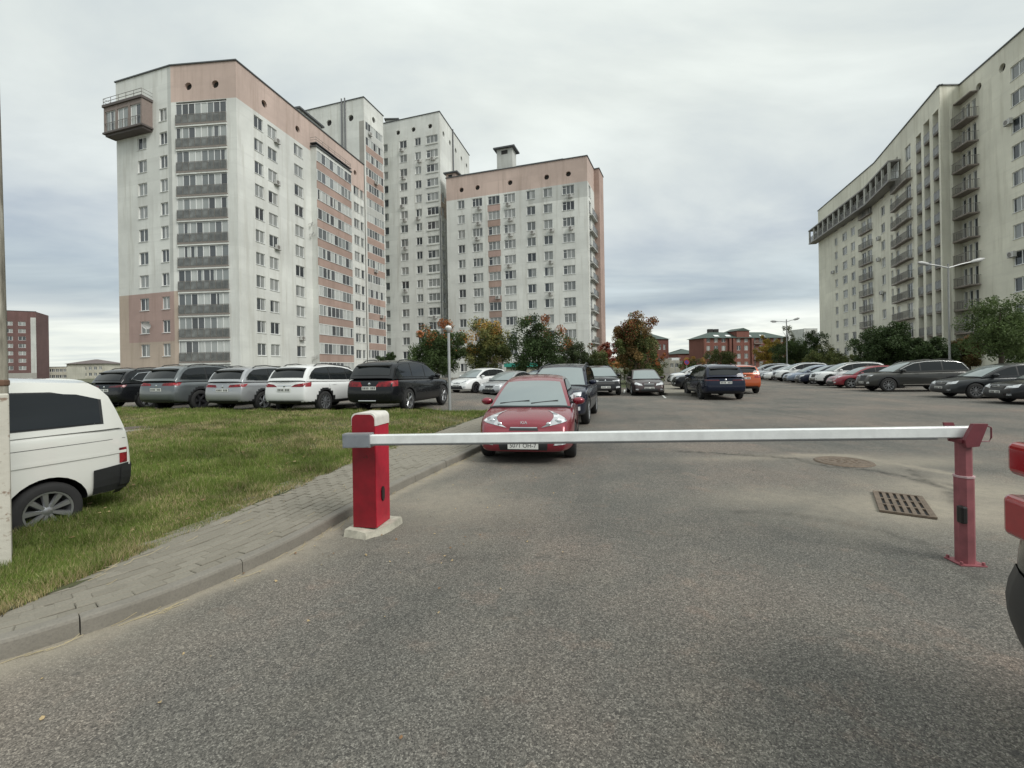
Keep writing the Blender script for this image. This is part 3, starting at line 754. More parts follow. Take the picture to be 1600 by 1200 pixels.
# pale houses left
bF, F_, _ = far_block('apartment_house', 'distant cream three storey house with brown roof between the red block and the left tower', (un(104, 575)[0] * 210, 210), (un(161, 575)[0] * 212, 212), 14, 7.0, 2, 7, WALLM('far_cream'), 2.9, (1.3, 1.5), 1.2, 'house')
mb = MB(); q = F_.Q - F_.P
def hip(mb, F, depth, z, h, ov, m, off, ridge_in=None):
    ri = depth / 2 if ridge_in is None else ridge_in
    a, b = F.pt(-ov, z, ov) - off, F.pt(F.L + ov, z, ov) - off
    c, d = F.pt(F.L + ov, z, -depth - ov) - off, F.pt(-ov, z, -depth - ov) - off
    r1, r2 = F.pt(ri, z + h, -depth / 2) - off, F.pt(F.L - ri, z + h, -depth / 2) - off
    mb.add((a, b, c, d, r1, r2), ((0, 1, 5, 4), (1, 2, 5), (2, 3, 4, 5), (3, 0, 4), (3, 2, 1, 0)), m)
hip(mb, F_, 14, 7.0, 2.2, .8, 0, bF.location); mb.obj('roof', [simple('brown_roof', (0.13, 0.105, 0.10), 0.8)], bF)
bG, F_, _ = far_block('apartment_house', 'distant low cream flat roofed house right of the dark red block', (un(68, 575)[0] * 190, 190), (un(104, 575)[0] * 192, 192), 12, 5.3, 2, 6, WALLM('far_cream'), 2.6, (1.2, 1.3), .6, 'house')
mb = MB(); caps(mb, [F_], 5.3, bG.location); mb.obj('roof_edge', [CAP], bG)
bG2, F_, _ = far_block('shed', 'low white roofed shed just left of the tall left block', (un(160, 580)[0] * 150, 150), (un(196, 580)[0] * 152, 152), 8, 1.9, 1, 4, WALLM('far_cream'), 2.6, (1.0, .8), .5, 'shed')
mb = MB(); hip(mb, F_, 8, 1.9, 1.0, .3, 0, bG2.location); mb.obj('roof', [GALV], bG2)
# red brick houses in the middle
GREEN = simple('green_roof', (0.05, 0.075, 0.062), 0.6, 0.1)
YR = 150.0
ax = lambda px, Y: un(px, 560)[0] * Y
bH, F_, Fs = far_block('brick_building', 'long distant red brick building with a green roof and roof windows', (ax(1101, YR), YR), (ax(1229, YR + 6), YR + 6), 9, 10.6, 4, 11, WALLM('far_red'), 2.75, (1.5, 1.6), .9, 'building')
off = bH.location
mb = MB(); hip(mb, F_, 9, 10.6, 2.3, .7, 0, off, 5); mb.obj('roof', [GREEN], bH)
for i, x in enumerate((.16, .30, .55, .72)):
    mb = MB(); M = Matrix.Translation(F_.pt(F_.L * x, 11.35, -.9) - off) @ Matrix.Rotation(F_.rz, 4, 'Z') @ Matrix.Rotation(math.radians(28), 4, 'X')
    mb.box(-.9, .9, -.6, .6, .03, .12, 0, M); mb.obj('roof_window', [W_FRAME], bH)
mb = MB(); M = Matrix.Translation(F_.pt(F_.L * .46, 0, 0) - off) @ Matrix.Rotation(F_.rz, 4, 'Z')
mb.box(-2.4, 2.4, -.15, 6, 10.4, 13.0, 0, M); mb.add([M @ Vector(p) for p in ((-2.8, -.4, 13.003), (2.8, -.4, 13.003), (2.8, 6, 13.003), (-2.8, 6, 13.003), (0, -.4, 14.0), (0, 6, 14.0))], ((0, 1, 4), (1, 2, 5, 4), (2, 3, 5), (3, 0, 4, 5)), 1)
mb.obj('dormer', [MAT['far_red'], GREEN], bH)
for x in (.2, .27, ): 
    mb = MB(); p = F_.pt(F_.L * x, 0, -6) - off; mb.box(p.x - .8, p.x + .8, p.y - .6, p.y + .6, 11, 14.1); mb.obj('chimney', [DARK], bH)
sm = MB(); W = 3.2
for x in (.63, .87):
    for j in range(3): slat_balcony(bH, F_, F_.L * x - 1.6, F_.L * x + 1.6, .4 + 2.75 * (j + 1), .9)
mb = MB(); M = Matrix.Translation(F_.pt(0, 0) - off) @ Matrix.Rotation(F_.rz, 4, 'Z')
for x in (.0, .3, .345, .57, .98): mb.box(F_.L * x - .45, F_.L * x + .45, -.5, 0, -1, 10.5, 0, M)
mb.obj('pilaster', [MAT['far_red']], bH)
YT = 110.0
bT, F_, Fs = far_block('brick_tower', 'narrow distant red brick house with pitched green roof right of the tall maple', (ax(1021, YT), YT), (ax(1045, YT + 2), YT + 2), 9, 8.2, 2, 2, WALLM('far_red'), 3.4, (.8, 1.3), 2.2, 'building', wcols=(.42, .72))
mb = MB(); hip(mb, F_, 9, 8.2, 1.7, .3, 0, bT.location, 1.6); mb.obj('roof', [GREEN], bT)
bT2, F_, _ = far_block('brick_building', 'low distant brick building half hidden between the maple and the long red building', (ax(1060, 170), 170), (ax(1094, 172), 172), 10, 6.0, 1, 4, WALLM('far_red'), 3, (1.3, 1.3), 2.0, 'building')
mb = MB(); hip(mb, F_, 10, 6.0, 2.0, .5, 0, bT2.location); mb.obj('roof', [GREEN], bT2)
bT3, F_, _ = far_block('shed', 'pale single storey building behind the white suv', (ax(1046, 95), 95), (ax(1062, 96), 96), 6, 3.1, 1, 2, WALLM('far_cream'), 3, (.9, .9), 1.2, 'shed')
mb = MB(); caps(mb, [F_], 3.1, bT3.location); mb.obj('roof_edge', [W_FRAME], bT3)
bT4, F_, _ = far_block('apartment_block', 'very distant pale block peeping over the trees left of the cream block', (ax(1257, 330), 330), (ax(1278, 332), 332), 12, 27, 8, 4, WALLM('plaster_grey'), 2.9, (1.2, 1.4), 1.0, 'apartment building')
mb = MB(); caps(mb, [F_], 27, bT4.location); mb.obj('roof_edge', [CAP], bT4)
# ------------------------------------------------------------------ ground
def asphalt():
    b = NB('asphalt'); P = b.pos()
    v = b.n('ShaderNodeTexVoronoi', Scale=125.0); b.l(P, v.inputs[0])
    v2 = b.n('ShaderNodeTexVoronoi', Scale=290.0); b.l(P, v2.inputs[0])
    cell = b.n('ShaderNodeSeparateColor'); b.l(v.outputs['Color'], cell.inputs[0])
    cell2 = b.n('ShaderNodeSeparateColor'); b.l(v2.outputs['Color'], cell2.inputs[0])
    g = b.math('ADD', b.math('MULTIPLY', cell.outputs[0], 0.6), b.math('MULTIPLY', cell2.outputs[0], 0.4))
    tone = b.ramp(g, ((0.12, (0.052, 0.050, 0.048)), (0.42, (0.116, 0.111, 0.102)), (0.72, (0.178, 0.170, 0.156)), (0.95, (0.36, 0.345, 0.315))))
    big = b.noise(P, 0.35, 5, 0.6); mid = b.noise(P, 1.6, 5, 0.65)
    warm = b.ramp(big, ((0.36, (0.76, 0.79, 0.79)), (0.5, (0.98, 0.97, 0.95)), (0.64, (1.26, 1.15, 1.09))))
    c = b.mix(1.0, tone, warm, 'MULTIPLY'); c = b.mix(1.0, c, (1.0, .985, .955), 'MULTIPLY')
    c = b.mix(b.math('MULTIPLY', b.ramp(mid, ((0.5, 0.0), (0.72, 1.0))), 0.4), c, b.mix(1.0, c, (1.35, 1.3, 1.22), 'MULTIPLY'))
    mpr = b.n('ShaderNodeMapping'); mpr.inputs['Rotation'].default_value = (0, 0, math.radians(14.8)); b.l(P, mpr.inputs[0])
    trk = b.noise(mpr.outputs[0], 1.0, 5, .6, (1.6, .10, 1))
    c = b.mix(b.math('MULTIPLY', b.ramp(trk, ((.50, 0), (.62, 1))), .28), c, b.mix(1.0, c, (.66, .67, .68), 'MULTIPLY'))
    rp_ = b.noise(P, 2.1, 4, .7)
    c = b.mix(b.math('MULTIPLY', b.ramp(rp_, ((.56, 0), (.64, 1))), .5), c, b.mix(1.0, c, (1.32, 1.16, 1.10), 'MULTIPLY'))
    spt = b.noise(P, 5.5, 2, .5)
    c = b.mix(b.math('MULTIPLY', b.ramp(spt, ((.70, 0), (.76, 1))), .6), c, (.05, .05, .05))
    dark = b.ramp(b.noise(P, 0.9, 3, 0.5, (1.0, 0.35, 1.0)), ((0.60, 0.0), (0.72, 1.0)))
    c = b.mix(b.math('MULTIPLY', dark, 0.25), c, (0.055, 0.055, 0.054))
    sand = b.n('ShaderNodeAttribute', _attribute_name='sand').outputs['Fac']
    crk = b.n('ShaderNodeAttribute', _attribute_name='crack').outputs['Fac']
    sn = b.noise(P, 7.0, 6, 0.7)
    sm = b.math('MULTIPLY', sand, b.math('ADD', b.math('MULTIPLY', sn, 1.6), 0.25), True)
    fine = b.noise(P, 130, 2, 0.5)
    sc_ = b.mix(fine, (0.19, 0.168, 0.13), (0.42, 0.375, 0.30))
    c = b.mix(sm, c, sc_)
    c = b.mix(b.math('MULTIPLY', crk, b.ramp(sn, ((0.35, 0.2), (0.6, 1.0)))), c, (0.03, 0.028, 0.025))
    b.l(c, b.p.inputs['Base Color'])
    b.p.inputs['Roughness'].default_value = 0.88; b.p.inputs['Specular IOR Level'].default_value = 0.35
    h = b.math('ADD', b.math('MULTIPLY', v.outputs['Distance'], -1.0), b.math('MULTIPLY', cell.outputs[1], 0.5))
    b.bump(h, 0.55, 0.007)
    return b.m
ASPH = asphalt()
# kerb line: road-side foot of the kerb, near to far
kpx = [(0, 1035), (110, 999), (225, 960), (335, 915), (445, 866), (550, 806), (612, 772), (680, 738), (748, 707)]
kp = [gp(*p) for p in kpx]
first = kp[0] - (kp[1] - kp[0]).normalized() * 3.0 + Vector((-0.9, 0, 0))
kp = [first] + kp
for t in range(1, 6): kp.append(kp[len(kpx)] + RD * 1.7 * t)
def chaikin(p, n=3):
    for _ in range(n):
        q = [p[0]]
        for a, b in zip(p[:-1], p[1:]): q += [a * .75 + b * .25, a * .25 + b * .75]
        p = q + [p[-1]]
    return p
kc = chaikin(kp)
cum = [0.0]
for a, b in zip(kc[:-1], kc[1:]): cum.append(cum[-1] + (b - a).length)
KL = cum[-1]
def kerb_at(s, o=0.0, z=0.0):
    s = max(0.0, min(KL - 1e-4, s)); i = int(np.searchsorted(cum, s, side='right')) - 1
    i = min(i, len(kc) - 2); f = (s - cum[i]) / (cum[i + 1] - cum[i]); p = kc[i].lerp(kc[i + 1], f)
    a = kc[max(0, i - 2)]; b = kc[min(len(kc) - 1, i + 3)]; t = (b - a).normalized()
    return p + Vector((-t.y, t.x, 0)) * o + Vector((0, 0, z)), t
kcn = np.array([(p.x, p.y) for p in kc])
def kdist(x, y):
    """signed distance left of kerb (positive = pavement side)"""
    x = np.asarray(x, float); y = np.asarray(y, float); best = np.full(x.shape, 1e9); sg = np.zeros(x.shape)
    for a, b in zip(kcn[:-1], kcn[1:]):
        d = b - a; L2 = d @ d; t = np.clip(((x - a[0]) * d[0] + (y - a[1]) * d[1]) / L2, 0, 1)
        dx, dy = x - a[0] - t * d[0], y - a[1] - t * d[1]; ds = np.hypot(dx, dy); m = ds < best - 1e-9
        best = np.where(m, ds, best); sg = np.where(m, np.sign(d[0] * (y - a[1]) - d[1] * (x - a[0])), sg)
    return best * sg
def seg_d(x, y, pts):
    best = np.full(x.shape, 1e9)
    for a, b in zip(pts[:-1], pts[1:]):
        dx, dy = b[0] - a[0], b[1] - a[1]; t = np.clip(((x - a[0]) * dx + (y - a[1]) * dy) / (dx * dx + dy * dy), 0, 1)
        best = np.minimum(best, np.hypot(x - a[0] - t * dx, y - a[1] - t * dy))
    return best
xs = np.concatenate([np.linspace(-9, 12, 211)]); ys = np.linspace(0.2, 17.2, 171)
X, Y = np.meshgrid(xs, ys)
kd = kdist(X, Y)
def wob(x, y, s, ph=0): return 0.5 + 0.25 * (np.sin(x * s + 1.3 * ph) * np.cos(y * s * 1.3 + ph) + np.sin((x + y) * s * 0.7 + 2 * ph) * np.cos((x - y) * s * 1.7 - ph))
sand = np.exp(-np.maximum(-kd - 0.05, 0) / (0.08 + 0.28 * wob(X, Y, 2.3))) * 0.95
g0 = gp(1420, 790)
for cx_, cy_, rx, ry, k in ((g0.x + .2, g0.y - .1, 1.5, .75, .85), (g0.x + 1.3, g0.y + .5, 1.2, .9, .8), (g0.x - 1.1, g0.y + .35, 1.0, .5, .5), (-0.95, 5.6, .9, 1.1, .55), (6.3, 7.4, 1.4, .5, .6), (4.6, 7.9, 1.6, .25, .5)):
    q = ((X - cx_) / rx) ** 2 + ((Y - cy_) / ry) ** 2
    sand = np.maximum(sand, k * np.exp(-q * (0.6 + 0.8 * wob(X, Y, 3.1, 1))))
sand *= (kd < 0.05)
cr1 = [tuple(gp(*p)[:2]) for p in ((1060, 705), (1180, 712), (1245, 717), (1290, 728), (1370, 736), (1425, 748), (1485, 765), (1500, 790))]
cr2 = [tuple(gp(*p)[:2]) for p in ((1160, 800), (1210, 802), (1290, 812), (1350, 826))]
wv = 0.02 * np.sin(X * 23 + Y * 11) + 0.015 * np.sin(Y * 41 - X * 17)
crack = np.maximum(np.exp(-((seg_d(X, Y, cr1) + wv) / .07) ** 2), 0.6 * np.exp(-((seg_d(X, Y, cr2) + wv) / .05) ** 2))
cr3 = [tuple(gp(*p)[:2]) for p in ((1250, 711), (1330, 712), (1420, 728), (1510, 745))]
for pts_, k_, wd_ in (((( 1155, 640), (1220, 648), (1300, 660)), .6, .05), (((560, 868), (640, 862), (760, 876), (850, 872)), .35, .02), (((1420, 735), (1452, 752), (1500, 760)), .8, .05), (((900, 705), (1000, 700), (1090, 707)), .45, .04), (((1380, 830), (1440, 850), (1520, 900)), .5, .02)):
    crack = np.maximum(crack, k_ * np.exp(-((seg_d(X, Y, [tuple(gp(*p)[:2]) for p in pts_]) + wv) / max(.035, wd_)) ** 2))
sand = np.maximum(sand, 0.75 * np.exp(-((seg_d(X, Y, cr3)) / .16) ** 2))
Zg = 0.0 * X
X3, Y3 = np.meshgrid(np.linspace(-70, -9, 62), np.linspace(13.5, 17.2, 12))
def grid_mesh(name, X, Y, Z, mats, attrs=None):
    ny, nx = X.shape; me = bpy.data.meshes.new(name)
    v = np.stack([X, Y, Z], -1).reshape(-1, 3)
    i = np.arange((ny - 1) * (nx - 1)); r, c = i // (nx - 1), i % (nx - 1); a = r * nx + c
    f = np.stack([a, a + 1, a + nx + 1, a + nx], -1)
    me.vertices.add(len(v)); me.vertices.foreach_set('co', v.ravel()); me.loops.add(f.size); me.loops.foreach_set('vertex_index', f.ravel())
    me.polygons.add(len(f)); me.polygons.foreach_set('loop_start', np.arange(0, f.size, 4)); me.polygons.foreach_set('loop_total', np.full(len(f), 4))
    for m in mats: me.materials.append(m)
    for k, a_ in (attrs or {}).items():
        at = me.attributes.new(k, 'FLOAT', 'POINT'); at.data.foreach_set('value', a_.ravel().astype(np.float32))
    me.polygons.foreach_set('use_smooth', [True] * len(f)); me.update(); me.validate()
    return me
struct(link('road', grid_mesh('road', X, Y, Zg, [ASPH], {'sand': sand, 'crack': crack})))
mb = MB()
mb.quad((-9, -12, -.002), (12, -12, -.002), (12, .2, -.002), (-9, .2, -.002)); mb.quad((-70, -12, -.002), (-9, -12, -.002), (-9, 13.5, -.002), (-70, 13.5, -.002)); mb.quad((12, -12, -.002), (80, -12, -.002), (80, 17.2, -.002), (12, 17.2, -.002)); struct(mb.obj('parking_lot', ASPH))
def lotz(x, y):
    a = np.clip((1.5 - np.asarray(x, float)) / 5.0, 0, 1); b = np.clip((np.asarray(y, float) - 17.2 + 3.2 * np.clip((-2 - x) / 3, 0, 1)) / 2.5, 0, 1); c = np.clip((36 - y) / 8, 0, 1)
    s_ = lambda t: t * t * (3 - 2 * t)
    return .24 * s_(a) * s_(b) * s_(c)
X2, Y2 = np.meshgrid(np.linspace(-70, 80, 151), np.concatenate([np.linspace(17.2, 40, 47), [50, 80, 120]]))
struct(link('parking_lot', grid_mesh('parking_lot', X2, Y2, lotz(X2, Y2) - .002, [ASPH])))
struct(link('parking_lot', grid_mesh('parking_lot', X3, Y3, lotz(X3, Y3) - .002, [ASPH])))
mb = MB(); mb.quad((-2500, -400, -.06), (2500, -400, -.06), (2500, 2600, -.06), (-2500, 2600, -.06))
GRD = NB('far_ground'); GRD.l(GRD.ramp(GRD.noise(GRD.pos(), .02, 5, .6), ((.35, (.06, .075, .035)), (.65, (.13, .12, .07)))), GRD.p.inputs['Base Color']); GRD.p.inputs['Roughness'].default_value = .95
struct(mb.obj('ground', GRD.m))

# kerb stones
KW, KH = 0.10, 0.11
def pwid(y): return np.interp(y, [0, 2.7, 3.3, 4.0, 5.2, 6.5, 8.5, 12], [.42, .42, .60, .85, 1.08, 1.32, 1.48, 1.62])
CONC = NB('kerb_concrete'); P_ = CONC.pos()
cc = CONC.mix(CONC.noise(P_, 3.0, 6, .65), (0.13, 0.12, 0.098), (0.27, 0.25, 0.215)); cc = CONC.mix(CONC.math('MULTIPLY', CONC.ramp(CONC.noise(P_, 60, 3, .6), ((.45, 0), (.7, 1))), .35), cc, (.10, .095, .085))
zs_ = CONC.n('ShaderNodeSeparateXYZ'); CONC.l(P_, zs_.inputs[0])
CONC.l(cc, CONC.p.inputs['Base Color']); CONC.p.inputs['Roughness'].default_value = .92; CONC.bump(CONC.noise(P_, 90, 4, .6), .4, .004); CONC = CONC.m
kerb = struct(bpy.data.objects.new('kerb', None)); COL.objects.link(kerb)
kst = []
for i in range(int(KL)):
    s0, s1 = i + .0035, min(i + .9965, KL)
    mb = MB(); n = 4; rings = []
    dz = random.uniform(-.006, .006); do = random.uniform(-.006, .006)
    for j in range(n + 1):
        s = s0 + (s1 - s0) * j / n
        rings.append([kerb_at(s, o + do, z)[0] for o, z in ((0, -.05), (0.004, KH + dz - .022), (.012, KH + dz - .006), (.028, KH + dz), (KW, KH + dz), (KW, -.05))])
    vs = [v for r_ in rings for v in r_]
    fs = [(j * 6 + k, (j + 1) * 6 + k, (j + 1) * 6 + k + 1, j * 6 + k + 1) for j in range(n) for k in range(5)]
    fs += [tuple(range(6)), tuple(n * 6 + k for k in range(5, -1, -1))]
    mb.add(vs, fs); kst.append(mb.obj('kerb_stone', CONC, kerb))
# pavement pavers
pv = NB('paver_concrete'); P_ = pv.pos()
rr_ = pv.rnd()
cb = pv.mix(rr_, (0.195, 0.178, 0.145), (0.245, 0.226, 0.187)); cb = pv.mix(pv.math('MULTIPLY', pv.noise(P_, 1.2, 5, .6), .6), cb, (0.20, 0.185, 0.145))
cb = pv.mix(pv.math('MULTIPLY', pv.ramp(pv.noise(P_, 70, 3, .6), ((.45, 0), (.7, 1))), .3), cb, (.09, .085, .07))
pv.l(cb, pv.p.inputs['Base Color']); pv.p.inputs['Roughness'].default_value = .93; pv.bump(pv.noise(P_, 120, 3, .6), .3, .003); PAV = pv.m
PW = 1.62
bed = MB(); n = 60
vs = []
for j in range(n + 1):
    s = KL * j / n; vs += [kerb_at(s, KW - .02, .086)[0], kerb_at(s, KW + PW + .3, .086)[0]]
bed.add(vs, [(2 * j, 2 * j + 2, 2 * j + 3, 2 * j + 1) for j in range(n)])
pave = struct(bed.obj('pavement', simple('joint_sand', (0.04, 0.036, 0.025), .95)))
pm = MB()
hx, hy = .0940, .0438
pm.add([(-hx, -hy, -.03), (hx, -hy, -.03), (hx, hy, -.03), (-hx, hy, -.03), (-hx, -hy, .016), (hx, -hy, .016), (hx, hy, .016), (-hx, hy, .016), (-hx + .006, -hy + .006, .022), (hx - .006, -hy + .006, .022), (hx - .006, hy - .006, .022), (-hx + .006, hy - .006, .022)],
       [(0, 1, 5, 4), (1, 2, 6, 5), (2, 3, 7, 6), (3, 0, 4, 7), (4, 5, 9, 8), (5, 6, 10, 9), (6, 7, 11, 10), (7, 4, 8, 11), (8, 9, 10, 11)])
pme = pm.mesh('paver', [PAV])
plist = []
for r_ in range(int(PW / .1)):
    o = KW + .055 + r_ * .1
    for k in range(int(KL / .2) + 1):
        s = k * .2 + (.1 if r_ % 2 else 0)
        if s > KL - .1: continue
        p, t = kerb_at(s, o, .089)
        if p.y < 0.4 or o > KW + pwid(p.y) + .25: continue
        plist.append((p, math.atan2(t.y, t.x)))
vis = [(p.length, i) for i, (p, a) in enumerate(plist) if p.y > 1.5 and abs(p.x / p.y) < 1.16]
vis.sort(); top = {i for _, i in vis[:300]}
rest = MB()
for i, (p, a) in enumerate(plist):
    M = Matrix.Translation(p + Vector((random.uniform(-.001, .001), random.uniform(-.001, .001), random.uniform(-.004, .004)))) @ Matrix.Rotation(a + random.uniform(-.012, .012), 4, 'Z') @ Matrix.Rotation(random.uniform(-.02, .02), 4, 'X')
    if i in top:
        o = link('paver', pme, pave); o.matrix_local = M
    else: rest.add([M @ Vector(v) for v in pm.v], pm.f)
ro = rest.obj('paver', PAV, pave); ro['kind'] = 'stuff'

# ------------------------------------------------------------------ grass island
inner = [kerb_at(s, KW + PW - .02)[0] for s in np.linspace(0, KL, 40)]
def gz(x, y):
    kd_ = kdist(x, y); q = np.clip((kd_ - KW - pwid(y)) / 3.5, 0, 1); far = 1.0
    hump = q * q * (3 - 2 * q) * 0.20 * np.clip((y - 4) / 5, 0.15, 1)
    return 0.108 + hump * (0.25 + 0.75 * far) + .012 * np.sin(x * 1.9 + y) + .01 * np.sin(y * 3.1 - x * 1.3)
S_ = np.linspace(0, KL, 90); T_ = np.concatenate([np.linspace(0, 3, 25), np.linspace(3.3, 30, 40)])
GX = np.zeros((len(S_), len(T_))); GY = GX.copy()
for i, s in enumerate(S_):
    p, t = kerb_at(s, KW); p, t = kerb_at(s, KW + float(pwid(p.y)) - .02)
    jag = 0.05 * math.sin(s * 5.1) + .04 * math.sin(s * 13.7) + (0.10 * max(0, math.sin(s * 1.7)) )
    for j, tt in enumerate(T_):
        dirv = Vector((-t.y, t.x, 0)).lerp(Vector((-1, 0.12, 0)), min(1, tt / 4)).normalized()
        base = p + Vector((-t.y, t.x, 0)) * jag * (1 if tt < 3 else 0)
        yy = base.y + dirv.y * tt * (1 if tt < 4 else 1)
        GX[i, j] = base.x + dirv.x * tt; GY[i, j] = yy
# squeeze so that the rows stay ordered and the far edge is straight
far_y = 16.9
def fy(x): return 15.0 + .26 * np.clip(-x - 5, 0, 40) + .35 * np.clip(x + 4, 0, 9)
GYs = GY.copy()
for j in range(len(T_)):
    GYs[:, j] = np.interp(np.linspace(0, 1, len(S_)), np.linspace(0, 1, len(S_)), GY[:, j])
GYs = np.minimum(GYs, fy(GX)); GZ = gz(GX, GYs)
dirt = NB('lawn_soil'); P_ = dirt.pos()
dirt.l(dirt.ramp(dirt.noise(P_, 1.3, 6, .65), ((.3, (.030, .05, .016)), (.5, (.06, .075, .028)), (.7, (.12, .105, .052)))), dirt.p.inputs['Base Color']); dirt.p.inputs['Roughness'].default_value = .95
dirt.bump(dirt.noise(P_, 40, 4, .7), .8, .02); DIRT = dirt.m
lawn = struct(link('lawn', grid_mesh('lawn', GX, GYs, GZ, [DIRT])))
fm = MB(); a, b = gp(200, 690), None
# blades
def blade_mesh(name, pts, hts, wds, cols, mat):
    n = len(pts); ang = RNG.uniform(0, 2 * np.pi, n); lean = RNG.uniform(0.1, 0.9, n); la = RNG.uniform(0, 2 * np.pi, n)
    dx, dy = np.cos(ang) * wds / 2, np.sin(ang) * wds / 2
    v = np.zeros((n, 3, 3)); v[:, 0] = pts; v[:, 1] = pts; v[:, 2] = pts
    v[:, 0, 0] -= dx; v[:, 0, 1] -= dy; v[:, 1, 0] += dx; v[:, 1, 1] += dy
    v[:, 2, 0] += np.cos(la) * lean * hts; v[:, 2, 1] += np.sin(la) * lean * hts; v[:, 2, 2] += hts
    v[:, :2, 2] -= .01
    me = bpy.data.meshes.new(name); me.vertices.add(n * 3); me.vertices.foreach_set('co', v.ravel()); me.loops.add(n * 3); me.loops.foreach_set('vertex_index', np.arange(n * 3))
    me.polygons.add(n); me.polygons.foreach_set('loop_start', np.arange(0, n * 3, 3)); me.polygons.foreach_set('loop_total', np.full(n, 3))
    at = me.attributes.new('tint', 'FLOAT_COLOR', 'FACE'); c4 = np.ones((n, 4), np.float32); c4[:, :3] = cols; at.data.foreach_set('color', c4.ravel())
    me.materials.append(mat); me.update(); return me
def tint_mat(name, rough=.6, trans=.25):
    b = NB(name); a = b.n('ShaderNodeAttribute', _attribute_name='tint').outputs['Color']
    b.l(a, b.p.inputs['Base Color']); b.p.inputs['Roughness'].default_value = rough; b.p.inputs['Specular IOR Level'].default_value = .25
    b.p.inputs['Transmission Weight'].default_value = 0.0
    tr = b.n('ShaderNodeBsdfTranslucent'); b.l(a, tr.inputs[0]); mxs = b.n('ShaderNodeMixShader', Fac=trans)
    out = b.t.nodes['Material Output']; b.l(b.p.outputs[0], mxs.inputs[1]); b.l(tr.outputs[0], mxs.inputs[2]); b.l(mxs.outputs[0], out.inputs[0])
    return b.m
LEAF = tint_mat('foliage_leaf'); GRASSM = tint_mat('grass_blade')
def vnoise(x, y, s, seed=0):
    r_ = np.random.default_rng(seed); t = r_.random((64, 64)); u, v = (x * s) % 64, (y * s) % 64
    i, j = u.astype(int), v.astype(int); fu, fv = u - i, v - j; fu, fv = fu * fu * (3 - 2 * fu), fv * fv * (3 - 2 * fv)
    g = lambda a, b: t[a % 64, b % 64]
    return (g(i, j) * (1 - fu) + g(i + 1, j) * fu) * (1 - fv) + (g(i, j + 1) * (1 - fu) + g(i + 1, j + 1) * fu) * fv
NB_ = 900000
yy = 1.7 * (18.0 / 1.7) ** RNG.random(NB_) ; ux_ = RNG.random(NB_); xx = -np.where(ux_ < .86, ux_ / .86 * 1.3, 1.3 + (ux_ - .86) / .14 * 1.6) * yy + .12 * yy
kd_ = kdist(xx, yy); edge = KW + pwid(yy) - .04 - .14 * np.clip(3.6 - yy, 0, 1) + .10 * (vnoise(xx, yy, 4.0, 3) - .3) + .25 * (vnoise(xx, yy, .8, 4) - .5)
ok = (kd_ > edge) & (yy < fy(xx))
xx, yy, kd_ = xx[ok], yy[ok], kd_[ok]
dry = (vnoise(xx, yy, .9, 5) * .6 + vnoise(xx, yy, 3.1, 6) * .4) * (.62 + .4 * np.clip((yy - 3.5) / 5, 0, 1)) + np.exp(-(kd_ - KW - pwid(yy)) / .18) * .22
keep = RNG.random(len(xx)) > np.clip((dry - .6) * 1.6, 0, .75); xx, yy, kd_, dry = xx[keep], yy[keep], kd_[keep], dry[keep]
n = len(xx)
ht = (.026 + .042 * RNG.random(n)) * (1.15 - .6 * np.clip(dry, 0, 1)) * (1 + 1.0 * np.clip((vnoise(xx, yy, 3.6, 8) - .5) * 4, 0, 1)); ht *= np.clip(.8 + .03 * yy, 0, 1.2)
wd = .0035 + .0011 * yy
isd = RNG.random(n) < np.clip((dry - .34) * 1.6, .10, .85)
g1 = np.array([.095, .145, .028]); g2 = np.array([.19, .235, .060]); d1 = np.array([.25, .21, .10]); d2 = np.array([.40, .34, .19])
t = RNG.random(n)[:, None]; col = np.where(isd[:, None], d1 + (d2 - d1) * t, g1 + (g2 - g1) * t)
col *= (.62 + .55 * vnoise(xx, yy, 2.2, 9) + .25 * vnoise(xx, yy, 9.0, 19))[:, None]
gm = blade_mesh('grass', np.stack([xx, yy, gz(xx, yy)], -1), ht, wd, col, GRASSM)
tag(link('grass', gm), 'short autumn grass with dry straw patches beside the paved path', 'grass', kind='stuff')
# straw and dead leaves along the kerb and path
ns = 260; mb = MB()
for _ in range(ns):
    s = random.uniform(.5, 12); o = random.choice([random.uniform(-.10, -.01), random.uniform(-.10, -.01), 'e', 'e', random.gauss(.6, .4)])
    if o == 'e': o = KW + float(pwid(kerb_at(s, 1)[0].y)) + random.uniform(-.15, .1)
    if 0 < o < KW: continue
    p, t = kerb_at(s, o); z = .004 if o < 0 else .118
    a = math.atan2(t.y, t.x) + random.gauss(0, .5); L_ = random.uniform(.03, .16) * (1.4 if o < 0 else 1)
    d = Vector((math.cos(a), math.sin(a), 0)); b_ = Vector((-d.y, d.x, 0))
    mb.tube([p + Vector((0, 0, z)), p + d * L_ * .5 + b_ * L_ * random.uniform(-.12, .12) + Vector((0, 0, z + random.uniform(0, .012))), p + d * L_ + Vector((0, 0, z + random.uniform(0, .03)))], .0022, 3)
tag(mb.obj('straw', simple('dry_straw', (.36, .30, .18), .8)), 'dry grass stalks lying along the kerb and the path', 'straw', kind='stuff')
lv = MB()
